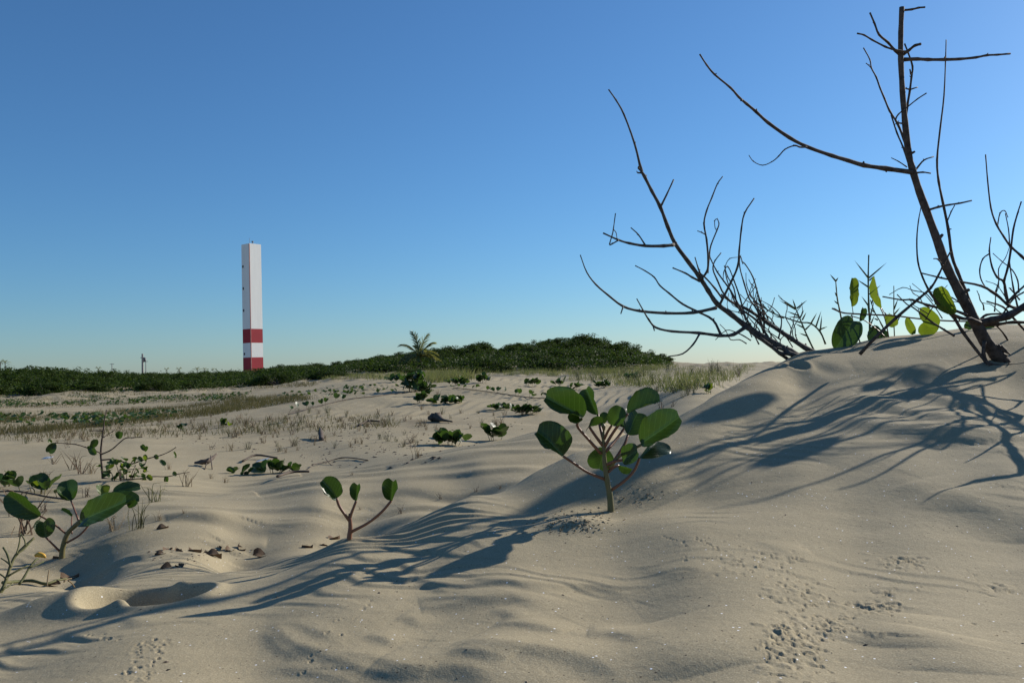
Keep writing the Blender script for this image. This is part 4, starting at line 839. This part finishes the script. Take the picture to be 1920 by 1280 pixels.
pl.leaf(q(1728, 577), q(1757, 612, -.03), .85, 10, [q(1724, 590), q(1722, 580)], m='lime', fold=.35, curl=.15, sr=.0013); pl.leaf(q(1757, 602, .02), q(1726, 628, .02), .95, 0, None, m='lime', fold=.25)
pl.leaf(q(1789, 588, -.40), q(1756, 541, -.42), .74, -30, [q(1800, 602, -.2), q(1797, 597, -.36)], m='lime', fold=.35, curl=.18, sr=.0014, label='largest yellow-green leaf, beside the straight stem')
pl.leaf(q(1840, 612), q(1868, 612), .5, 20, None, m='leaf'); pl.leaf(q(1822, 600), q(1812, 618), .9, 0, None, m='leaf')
def sprig(label, pts, w, shoots, Y, group, m='olive', base=None):
    g = base or P(*pts[0], Y); b = Vector((g.x, g.y, g.z)); t = thing('grass_sprig', label, 'grass', b, group)
    mb = MB(); mb.tube([P(x, y, Y + .01 * i) for i, (x, y) in enumerate(pts)], [w / 2 / F * Y * (1 - .5 * i / len(pts)) for i in range(len(pts))], 5, 3, knot=.2); mb.v = [tuple(Vector(v) - b) for v in mb.v]; mb.build('stalk', M[m], t)
    for (x0, y0), (x1, y1) in shoots:
        mb = MB(); a, c = P(x0, y0, Y + .01), P(x1, y1, Y + random.uniform(-.05, .05)); mb.blade(a, c, 3.2 / F * Y, 0, (c - a).cross(CAMPOS - a)); mb.v = [tuple(Vector(v) - b) for v in mb.v]; mb.build('blade', M[m], t, smooth=False)
sprig('upright grass stalk with paired stiff blades standing behind the crest', [(1628,660),(1631,620),(1629,570),(1628,520),(1629,478)], 4,
      [((1628,521),(1602,488)),((1629,521),(1663,492)),((1628,538),(1607,524)),((1630,526),(1640,516)),((1630,552),(1652,534)),((1629,574),(1615,555)),((1630,600),(1640,560)),((1631,612),(1640,590)),((1632,600),(1626,570)),((1630,640),(1625,626)),((1632,628),(1641,606))], 2.48, 'stiff grass behind the crest')
sprig('thin branching grass sprig with a bare curled tip', [(1578,600),(1574,580),(1570,560),(1568,540),(1567,526)], 3.2, [((1567,527),(1556,514)),((1567,527),(1572,520)),((1572,570),(1563,563)),((1574,585),(1562,576)),((1569,555),(1565,547))], 2.48, 'stiff grass behind the crest')
sprig('fan of spiky grass leaning from the base of the low shrub', [(1528,660),(1516,635),(1506,612),(1497,590),(1492,578)], 3.6, [((1492,579),(1458,556)),((1492,580),(1460,562)),((1492,578),(1486,560)),((1494,578),(1514,562)),((1498,592),(1474,583)),((1500,595),(1478,594)),((1504,600),(1512,585)),((1508,615),(1490,606)),((1510,618),(1524,604)),((1514,630),(1498,624)),((1500,596),(1508,580))], 2.42, 'stiff grass behind the crest')
sprig('long arching olive grass runner above the low shrub foot', [(1548,645),(1538,622),(1520,606),(1500,604),(1475,596),(1452,588),(1430,575),(1412,560)], 3.4, [((1440,583),(1428,568)),((1470,596),(1450,592)),((1500,604),(1484,600)),((1520,607),(1532,586)),((1530,612),(1540,582)),((1538,620),(1541,590)),((1536,618),(1552,612)),((1452,588),(1446,578)),((1430,575),(1418,556))], 2.44, 'stiff grass behind the crest')
sprig('small tuft of fine twigs between the sprig and the big vine leaf', [(1678,650),(1676,600),(1676,560),(1676,536)], 2.4, [((1676,580),(1684,560)),((1676,590),(1688,576)),((1676,600),(1666,585)),((1677,610),(1690,590))], 2.5, 'stiff grass behind the crest')
sprig('short cluster of pale blades at the foot of the vine', [(1662,640),(1655,612),(1640,585),(1632,562)], 2.6, [((1640,585),(1630,578)),((1646,600),(1638,596)),((1655,612),(1648,600)),((1634,570),(1640,552))], 2.48, 'stiff grass behind the crest')

# ------------------------------------------------------------------ bare sapling at the left and its few leaves
B = G(193, 897); Y0 = B.y
sp = Shrub('thin leafy sapling with bare reddish twigs standing at the left on open sand', B, 'barkbrown'); sp.o.name = 'sapling'; sp.o['category'] = 'sapling'
sp.limb('trunk', [(193,899),(191,875),(189,850),(191,825),(194,806),(196,785),(200,768)], 5, 1.6, Y0, Y0 + .02)
for pts, w0, w1, dy in [([(190,850),(175,843),(160,838),(143,833),(122,831),(103,830)], 2.6, 1.6, -.06), ([(191,851),(205,845),(215,838),(226,828),(236,821),(250,820),(267,819)], 3, 1.6, -.04),
                        ([(191,862),(205,861),(220,862),(235,867),(248,869),(262,864),(275,860),(290,856),(302,853),(318,846),(330,838)], 3.2, 1.6, -.1), ([(194,820),(204,813),(215,806)], 2, 1.3, .05), ([(194,808),(180,807),(168,808)], 2, 1.3, .05),
                        ([(275,860),(272,870),(262,878),(240,880)], 2, 1.3, -.1), ([(262,897),(285,893),(315,893),(335,888),(355,885)], 2.2, 1.4, -.12), ([(193,896),(215,898),(240,898),(262,897)], 2.6, 2.2, -.08)]: sp.limb('branch', pts, w0, w1, Y0, Y0 + dy)
ql = []
def sleaf(a, b, w, m='small', roll=0):
    s = Plant.__new__(Plant); s.o = sp.o; s.base = sp.base; s.nl = random.randrange(99); s.leaf(P(*a, Y0 - .04), P(*b, Y0 - .05), w, roll, None, m=m, fold=.3)
for a, b, w, m in [((103,830),(90,850),.9,'leaf'),((104,831),(94,840),1.2,'leaf'),((97,830),(90,824),1,'lime'),((172,838),(180,823),.9,'leaf'),((170,845),(166,835),.8,'small'),((180,852),(168,838),.9,'leaf'),((222,822),(226,808),.9,'small'),((222,822),(218,810),.7,'lime'),
                   ((272,844),(265,833),.8,'small'),((272,846),(276,836),.6,'small'),((266,866),(258,856),.9,'leaf'),((296,860),(290,852),.9,'small'),((300,862),(310,872),.7,'leaf'),((326,846),(330,858),.5,'lime'),((275,860),(270,852),.8,'leaf'),((312,905),(312,892),.7,'small'),((330,892),(324,884),.9,'small'),((285,900),(276,890),.9,'lime'),((266,905),(272,896),.8,'small')]: sleaf(a, b, w, m, random.uniform(-30, 30))
# low leafy bush beside the sapling
B = G(232, 900); Y0 = B.y
def copies(root, name, data, n, spread, up, size, src=None, tilt=.6):
    for i in range(n):
        o = newobj(name, random.choice(data), None, root); r = math.sqrt(random.random()); a = random.uniform(0, 6.28)
        o.location = (spread[0] * r * math.cos(a), spread[1] * r * math.sin(a), random.uniform(up[0], up[1])); s_ = size * random.uniform(.7, 1.25); o.scale = (s_, s_, s_)
        o.rotation_euler = (random.uniform(.15, 1.35), random.uniform(-.5, .5), random.uniform(0, 6.28))
LD = [leaf_data(.45, .1, .25, .1, 0, 1.0, 7, 7, 'small', i) for i in range(5)] + [leaf_data(.3, .15, .2, .1, 0, 1.1, 7, 7, 'leaf', 9 + i) for i in range(4)]
LL = [leaf_data(.45, .1, .25, .1, 0, .9, 7, 7, 'lime', 20 + i) for i in range(2)]
def stems(root, n, spread, h, r=.002, m='stem'):
    mb = MB()
    for i in range(n):
        a = random.uniform(0, 6.28); k = math.sqrt(random.random()); x, y = spread[0] * k * math.cos(a), spread[1] * k * math.sin(a); mb.tube([(x * .4, y * .4, -.02), (x * .7, y * .7, h * .5), (x, y, h * random.uniform(.6, 1))], [r, r * .8, r * .6], 4, 2)
    mb.build('stems', M[m], root)
t = thing('leafy_bush', 'low dense tuft of dark and lime leaves right beside the sapling foot', 'plant', B); stems(t, 9, (.07, .05), .06, .0016, 'barkbrown'); copies(t, 'leaf', LD + LL + LL, 46, (.085, .05), (.0, .075), .024)

# ------------------------------------------------------------------ beach vine clumps farther out
def clump(px, py, wpx, n, hpx, label, size=.062, deep=.5, lime=0):
    b = G(px, py); k = b.y / F; t = thing('beach_vine', label, 'plant', b - Vector((0, 0, .004)), 'vine clumps on the sand flat'); sx = wpx * k / 2; h = hpx * k
    stems(t, max(4, n // 3), (sx, sx * deep), h * .8, .0022); copies(t, 'leaf', LD + LL * lime, n, (sx, sx * deep), (h * .12, h * .62), size)
    return t
clump(846, 834, 62, 17, 26, 'dark leafy vine clump with one raised leaf, just left of the smaller clump', .075); clump(928, 825, 46, 11, 28, 'compact vine clump of upright leaves behind the big plant at its left', .075)
clump(516, 886, 52, 14, 18, 'low vine clump near the curved twig above the three-leaved shoot', .055); clump(458, 890, 20, 4, 10, 'pair of small vine leaves left of the low clump', .045); clump(437, 887, 12, 3, 8, 'single tiny pale vine sprout by the sapling side', .036, lime=2)
clump(550, 884, 22, 4, 7, 'flat vine leaves at the right end of the low clump', .05)
clump(775, 734, 46, 70, 46, 'tall bushy heap of vine leaves in front of the palm', .085, .8); clump(795, 742, 24, 26, 30, 'narrow vine heap running down the bank in front of the palm', .08); clump(788, 754, 18, 14, 14, 'small vine clump at the lower end of the heap', .075)
clump(845, 757, 66, 34, 14, 'wide low vine mat right of the palm heap', .075); clump(940, 768, 40, 16, 10, 'sparse vine mat left of the dense one', .06); clump(988, 776, 46, 34, 15, 'dense vine mat touching the left side of the big plant', .07)
clump(995, 724, 26, 14, 12, 'small far vine clump above the left leaves of the big plant', .08); clump(1078, 730, 18, 8, 12, 'far vine sprout above the middle leaves of the big plant', .07); clump(1128, 727, 30, 16, 16, 'far vine sprout above the upper right leaf', .08); clump(1052, 722, 20, 9, 12, 'far vine sprout between the leaves and the grass', .08)
clump(1330, 738, 22, 8, 22, 'lime vine shoot peeking over the dune edge under the low shrub', .05, lime=3); clump(905, 718, 30, 18, 16, 'vine clump in the pale grass right of the palm', .09); clump(860, 722, 40, 24, 12, 'vine strip along the grass edge beside the palm', .08)
clump(740, 716, 22, 10, 9, 'vine leaves on the bank crest left of the palm', .09); clump(1180, 712, 30, 12, 10, 'faint vine clump below the wooded mound', .08)
clump(420, 800, 20, 7, 16, 'small leafy shoot on the flat left of the dry tufts', .05, lime=1); clump(340, 808, 18, 5, 18, 'leafy shoot with a brown base on the flat', .04, lime=1); clump(12, 912, 34, 6, 34, 'few vine leaves at the left edge behind the broad-leaved plant', .05); clump(75, 925, 40, 5, 24, 'small vine leaves between the sapling and the broad-leaved plant', .05, lime=1)
def runner(pts, label, nleaf, size):
    g = [G(*p) + Vector((0, 0, .008)) for p in pts]; t = thing('vine_runner', label, 'vine', g[0], 'creeping vine runners')
    mb = MB(); mb.tube([p - g[0] for p in g], .0045 if g[0].y > 4 else .003, 5, 4); mb.build('stem', M['barkbrown'], t); c = smooth2(g, 6)
    for i in range(nleaf):
        p = c[int((i + .5 + random.uniform(-.3, .3)) * (len(c) - 1) / nleaf)]; h = size * random.uniform(.5, 1.4); o = newobj('leaf', random.choice(LD), None, t); o.location = p - g[0] + Vector((0, 0, h * .5)); s_ = size * random.uniform(.8, 1.2); o.scale = (s_, s_, s_)
        o.rotation_euler = (random.uniform(.5, 1.5), random.uniform(-.5, .5), random.uniform(0, 6.28))
        mb = MB(); mb.tube([(0, 0, 0), (0, -.2, -.5 * h / s_)], .03, 4, 1); st = mb.build('leaf_stalk', M['stem'], o)
runner([(540,778),(575,768),(610,759),(650,750),(700,744),(750,738),(780,735)], 'long thin runner with tiny leaves crossing the rippled bank left of the palm', 15, .055)
runner([(850,728),(880,731),(920,736),(960,742),(1000,747),(1030,748)], 'thin runner with tiny leaves crossing the bank right of the palm', 15, .055)
runner([(-10,926),(30,925),(60,930),(90,936),(120,940)], 'dark runner on the sand behind the broad-leaved plant', 5, .045)
# ------------------------------------------------------------------ dry tufts, litter, driftwood
def tuft_mesh(seed, n, h, lean, w, m):
    r = random.Random(seed); st = random.getstate(); random.seed(seed); mb = MB()
    for i in range(n):
        a = r.uniform(0, 6.28); l = r.uniform(.1, 1) * lean; hh = h * r.uniform(.4, 1.1); b = Vector((r.gauss(0, .012), r.gauss(0, .012), -.006)); k = Vector((math.cos(a), math.sin(a), 0))
        if r.random() < .45:
            p1 = b + k * l * hh * .45 + Vector((0, 0, hh * .7)); mb.tube([b, b + k * l * hh * .15 + Vector((0, 0, hh * .4)), p1, p1 + k * hh * .25 + Vector((0, 0, hh * r.uniform(-.1, .25)))], [w * .5, w * .45, w * .35, w * .15], 4, 2)
        else: mb.blade(b, b + k * l * hh + Vector((0, 0, hh)), w, r.gauss(0, .12) * hh)
    random.setstate(st); return mb.build('dry_tuft', M[m], data_only=True, smooth=False)
TU = {'straw': [tuft_mesh(300 + i, 15, .11, .8, .0032, 'straw') for i in range(5)], 'olive': [tuft_mesh(320 + i, 13, .13, .6, .0032, 'olive') for i in range(4)], 'twig': [tuft_mesh(340 + i, 9, .10, .9, .004, 'dry') for i in range(4)]}
def tuft(px, py, hpx, kind, label, group):
    b = G(px, py); s_ = hpx * b.y / F / .115; o = newobj('dry_tuft' if kind != 'olive' else 'grass_tuft', random.choice(TU[kind]), None); o.location = b; o.scale = (s_ ** .5 * 1.0, s_ ** .5, s_) if s_ > 1 else (s_, s_, s_); o.rotation_euler = (0, 0, random.uniform(0, 6.28))
    tag(o, label, 'grass tuft', group); return o
near_t = [(30,968,90,'twig','tall clump of dry stalks at the left edge above the olive runner'),(44,1000,105,'twig','dry stalks rising beside the yellow petal'),(85,905,45,'straw','dry tuft behind the broad-leaved plant on the left'),(150,888,50,'twig','brown twiggy tuft left of the sapling trunk'),(140,880,44,'straw','straw tuft leaning by the twiggy one'),(168,888,36,'straw','low straw tuft touching the sapling'),
          (100,870,30,'twig','thin tuft above the far left leaves'),(255,992,62,'olive','green spiky sprig right of the broad leaves'),(215,992,48,'straw','pale bent grass between broad leaves and spiky sprig'),(292,940,52,'olive','olive tuft under the sapling branch'),(318,880,22,'straw','straw tuft below the sapling branch tip'),(352,912,40,'straw','single bent straw by the driftwood'),
          (165,930,34,'twig','brown twigs behind the round leaf'),(80,960,36,'twig','fine twigs around the left broad leaf'),(300,975,24,'straw','faint straw on the rippled slope left'),(345,962,12,'straw','tiny straw stub on the rippled slope'),(422,905,20,'straw','straw tuft left of the low vine clump'),(395,897,16,'straw','short straw right of the driftwood'),
          (785,858,34,'straw','forked straw standing alone left of the vine clump'),(890,922,16,'twig','little brown tuft on the dune edge'),(937,916,14,'straw','pale little tuft on the dune edge by the big plant'),(825,935,16,'twig','crossed brown twigs on the dune edge'),(752,962,24,'twig','brown seedling beside the three-leaved shoot'),(676,955,12,'twig','tiny sprout behind the three-leaved shoot'),
          (1240,768,38,'twig','brown twigs behind the right tip of the big plant'),(1262,762,18,'twig','thin twigs on the dune crest right of the big plant'),(1385,706,30,'twig','dead twigs at the notch of the dune crest'),(660,890,10,'straw','tiny straw on the second crest'),(855,712,12,'straw','straw on the bank'),
          (820,740,16,'straw','straw stalk right of the narrow vine heap'),(790,768,18,'straw','straw stalk below the narrow vine heap')]
for px, py, h, k, lab in near_t: tuft(px, py, h, k, lab, 'tufts near the dune edge')
def flatlab(px, py, k):
    z = 'left of the sapling' if px < 190 else 'behind the sapling branches' if px < 340 else 'below the lighthouse' if px < 520 else 'around the arched dark branch' if px < 740 else 'below the palm heap of vines' if px < 880 else 'near the dense vine mat'
    return {'straw': 'small straw coloured tuft', 'olive': 'small olive tuft', 'twig': 'small brown twiggy tuft'}[k] + (' on the far sand flat ' if py < 800 else ' on the near sand flat ') + z
FLAT = [(30,830),(230,805),(450,790),(640,785),(820,800),(980,790),(1000,800),(860,812),(740,850),(640,842),(520,850),(400,845),(330,820),(120,840)]
pts = region_pts(FLAT, 130) + [(760,812),(758,790),(600,812),(590,828),(520,820),(545,815),(560,798),(690,800),(640,800),(930,800),(905,800),(770,830),(505,800),(720,795)]
for px, py in pts:
    k = random.choice(('straw', 'straw', 'straw', 'olive', 'twig')); l = flatlab(px, py, k); tuft(px, py, random.uniform(9, 24), k, l, l)
for px, py in region_pts([(0,800),(300,790),(560,765),(760,775),(1000,770),(1000,784),(700,790),(300,815),(0,830)], 70): k = random.choice(('straw', 'olive')); l = flatlab(px, py, k); tuft(px, py, random.uniform(8, 18), k, l, l)
for px, py in region_pts([(1060,712),(1220,700),(1400,690),(1360,725),(1290,748),(1240,740)], 60): tuft(px, py, random.uniform(14, 30), 'olive', 'thin green grass tuft on the sand below the low shrub', 'thin grass tufts under the low shrub')
def stick(pts, r, label, name='driftwood', cat='driftwood', m='driftwood', tw=()):
    g = [G(px, py) + Vector((0, 0, z)) for px, py, z in pts]; t = thing(name, label, cat, g[0]); mb = MB(); mb.tube([p - g[0] for p in g], r, 6, 4, knot=.12, wob=.12); mb.build('stick', M[m], t)
    for a in tw:
        h = [G(px, py) + Vector((0, 0, z)) for px, py, z in a]; mb = MB(); mb.tube([p - g[0] for p in h], min(r if isinstance(r, (int, float)) else min(r), .006) * .6, 5, 3); mb.build('twig', M[m], t)
stick([(366,872,.012),(378,874,.02),(390,874,.025),(398,872,.035),(406,870,.05)], [.005, .011, .013, .009, .004], 'dark forked driftwood piece right of the sapling branches', tw=[[(388,874,.02),(384,880,.0)], [(395,873,.05),(398,880,.0)]])
stick([(805,791,.03),(812,790,.03),(820,790,.03),(830,792,.02),(848,793,.012)], [.015, .035, .038, .012, .006], 'dark driftwood lump with a thin tail on the flat under the palm heap')
stick([(585,875,.01),(610,868,.006),(640,861,.008),(665,861,.006),(690,864,.003)], .0028, 'curved thin twig lying above the three-leaved shoot', 'fallen_twig', 'twig', tw=[[(610,866,.02),(622,872,.0),(640,872,.0)], [(590,874,.01),(575,880,.0)]])
stick([(520,898,.01),(545,892,.015),(580,888,.01)], .005, 'straight thin twig right of the low vine clump', 'fallen_twig', 'twig')
stick([(672,800,.01),(690,794,.02),(712,792,.01)], .008, 'dark arched branch lying among the tufts on the flat', 'fallen_twig', 'twig', tw=[[(690,792,.03),(700,800,0)]])
stick([(601,818,.05),(602,822,.03),(603,826,0)], [.008, .016, .016], 'short dark stump on the flat left of the arched branch', 'driftwood', 'driftwood')
stick([(455,868,.01),(480,860,.02),(520,862,.01)], .005, 'faint twig on the flat above the low vine clump', 'fallen_twig', 'twig')
# olive creeping grass at the near left edge
def runner_grass():
    b = G(4, 1112); t = thing('creeping_grass', 'olive creeping grass with stiff forked blades at the near left edge', 'grass', b)
    def S(nm, pts, w, m='olive', Yd=0.0):
        mb = MB(); Y = b.y + Yd; mb.tube([P(x, y, Y + .012 * i) - b for i, (x, y) in enumerate(pts)], [w / 2 / F * Y * (1 - .45 * i / len(pts)) for i in range(len(pts))], 6, 3, knot=.15); mb.build(nm, M[m], t)
    S('stalk', [(-10,1125),(4,1105),(12,1085),(20,1060),(30,1040),(48,1022),(64,1008)], 7); S('stalk', [(20,1062),(14,1040),(6,1026)], 4.5); S('stalk', [(14,1080),(35,1068),(52,1060)], 4); S('stalk', [(36,1095),(46,1080),(55,1064),(66,1050),(72,1046)], 5)
    for a in [((30,1040),(38,1000)),((48,1022),(40,1002)),((12,1085),(-10,1070)),((55,1064),(82,1052)),((30,1040),(56,1018)),((20,1060),(2,1046)),((4,1105),(24,1092))]: S('blade', [a[0], ((a[0][0] + a[1][0]) / 2 + 2, (a[0][1] + a[1][1]) / 2), a[1]], 3.2)
    g = [G(x, y) + Vector((0, 0, .006)) - b for x, y in ((6,1098),(30,1096),(60,1094),(85,1100),(105,1094),(125,1090))]; mb = MB(); mb.tube(g, [.003, .003, .0028, .0026, .0022, .0018], 6, 3, knot=.15); mb.build('runner', M['olive'], t)
    for x0, y0, x1, y1 in ((88,1098,92,1068),(120,1090,134,1084),(128,1088,140,1100)): S('blade', [(x0, y0), ((x0 + x1) / 2, (y0 + y1) / 2 - 2), (x1, y1)], 2.6, 'straw', .03)
runner_grass()
b = G(75, 1052); mb = MB(); mb.tube([(-.011, 0, .012), (-.004, .002, .014), (.006, .001, .012), (.012, 0, .008)], [.003, .0055, .005, .002], 8, 3); o = mb.build('yellow_petal', M['yellow']); o.location = b; tag(o, 'curled yellow petal lying on the sand at the left edge', 'petal')
b = G(86, 860); mb = MB(); mb.add([(-.03, 0, 0), (.03, .01, .004), (.034, .05, .02), (-.026, .045, .012), (0, .02, .022)], [(0, 1, 4), (1, 2, 4), (2, 3, 4), (3, 0, 4)]); o = mb.build('plastic_scrap', M['plastic']); o.scale = (.8, .5, .5); o.location = b; tag(o, 'small white plastic scrap on the flat left of the sapling', 'litter')
b = G(490, 866); mb = MB(); mb.add([(-.03, 0, 0), (.03, .0, .014), (.034, .03, .02), (-.026, .03, .006)], [(0, 1, 2, 3)]); o = mb.build('plastic_scrap', M['plastic']); o.location = b; tag(o, 'thin white plastic strip on the flat above the low vine clump', 'litter')
b = G(813, 701); mb = MB(); mb.tube([(0, 0, 0), (0, 0, .1)], [.02, .06], 7, 1); o = mb.build('vine_flower', M['pink']); o.location = b; tag(o, 'tiny purple vine flower in the grass right of the palm', 'flower')
# curled dead leaves half buried on the second slope
def dead(px, py, s_, rz, label):
    b = G(px, py); mb = MB(); vs = []; nu, nv = 7, 5; ph = random.uniform(0, 6)
    for i in range(nu):
        t = i / (nu - 1); w = math.sin(math.pi * (.08 + .88 * t)) * .35
        for j in range(nv):
            u = -1 + 2 * j / (nv - 1); vs.append((t - .5, u * w, .18 * abs(u) ** 1.5 + .16 * math.sin(ph + 5 * t) * (.5 + .5 * u) + .04))
    mb.add(vs, [(i * nv + j, i * nv + j + 1, (i + 1) * nv + j + 1, (i + 1) * nv + j) for i in range(nu - 1) for j in range(nv - 1)]); o = mb.build('dead_leaf', M['dry']); o.location = b; o.scale = (s_ * .55, s_ * .55, s_ * .8); o.location.z -= .004; o.rotation_euler = (random.uniform(-.5, .5), random.uniform(-.4, .4), rz); tag(o, label, 'leaf', 'dead leaves half buried in the sand')
for k in [(300,1038,.035,.4,'leftmost curled dead leaf of the row on the slope'),(316,1030,.042,1.2,'upright pale dead leaf beside the leftmost one'),(332,1032,.04,2.4,'dead leaf standing on edge right of the upright one'),(365,1034,.045,.2,'flat dead leaf in the middle of the row'),(384,1036,.03,1.7,'small dark curl in the middle of the row'),(400,1042,.055,.3,'largest dark dead leaf in the row'),
          (412,1028,.035,2.0,'dead leaf behind the largest one'),(430,1030,.04,.9,'arched dead leaf right of the largest one'),(450,1028,.045,2.6,'pale dead leaf on edge at the right of the row'),(490,1042,.06,.1,'long dark dead leaf lying right of the row'),(312,1064,.04,.7,'forked dead leaf below the row'),(338,1062,.04,2.2,'pale dead leaf below the row'),
          (606,1022,.03,.3,'dark crumb of leaf left of the three-leaved shoot'),(628,1010,.05,.8,'curled strip leaning by the three-leaved shoot'),(575,1026,.04,.2,'flat strip on the shaded slope left of the shoot'),(305,990,.045,.5,'dead leaf below the broad-leaved plant'),(100,1096,.04,.9,'dead leaf by the creeping grass'),(130,1084,.06,.5,'dead leaf at the end of the creeping grass'),(108,1046,.04,.2,'red-brown leaf at the foot of the broad-leaved plant')]: dead(*k)
# crumbs and seeds nobody could count
mb = MB()
def crumb(px, py, s_):
    b = G(px, py); a = random.uniform(0, 6.28); v = Vector((math.cos(a), math.sin(a), random.uniform(-.1, .3))) * s_; w = Vector((-v.y, v.x, random.uniform(0, .3) * s_)) * random.uniform(.2, .6); u = Vector((0, 0, s_ * .4))
    mb.add([b - v, b + w, b + v, b - w, b + u], [(0, 1, 4), (1, 2, 4), (2, 3, 4), (3, 0, 4)])
for _ in range(120): crumb(random.gauss(1080, 36), random.gauss(974, 10), random.uniform(.0012, .0045))
for _ in range(50): crumb(random.gauss(1190, 30), random.gauss(930, 14), random.uniform(.0010, .0035))
for _ in range(120): crumb(random.gauss(1050, 40), random.gauss(990, 8), random.uniform(.001, .003))
o = mb.build('crumbs', M['straw'], smooth=False); tag(o, 'pale straw crumbs scattered round the foot of the big vine plant', 'crumbs', kind='stuff')
mb = MB()
for _ in range(60): crumb(random.uniform(0, 1920), random.uniform(980, 1279), random.uniform(.0008, .0022))
for px, py, s_ in ((711,1111,.004),(520,1119,.004),(312,1241,.004),(314,1256,.003),(1473,965,.003),(1410,904,.003),(1622,1209,.003),(1330,1135,.002)): crumb(px, py, s_)
for px, py in region_pts([(250,1025),(480,1025),(500,1045),(300,1068)], 60): crumb(px, py, random.uniform(.001, .004))
for px, py in region_pts(FLAT, 260) + region_pts([(560,790),(1000,780),(980,810),(760,880),(560,880)], 160): crumb(px, py, random.uniform(.004, .014))
o = mb.build('debris', M['driftwood'], smooth=False); tag(o, 'dark seeds and bits of twig strewn over the sand', 'debris', kind='stuff')
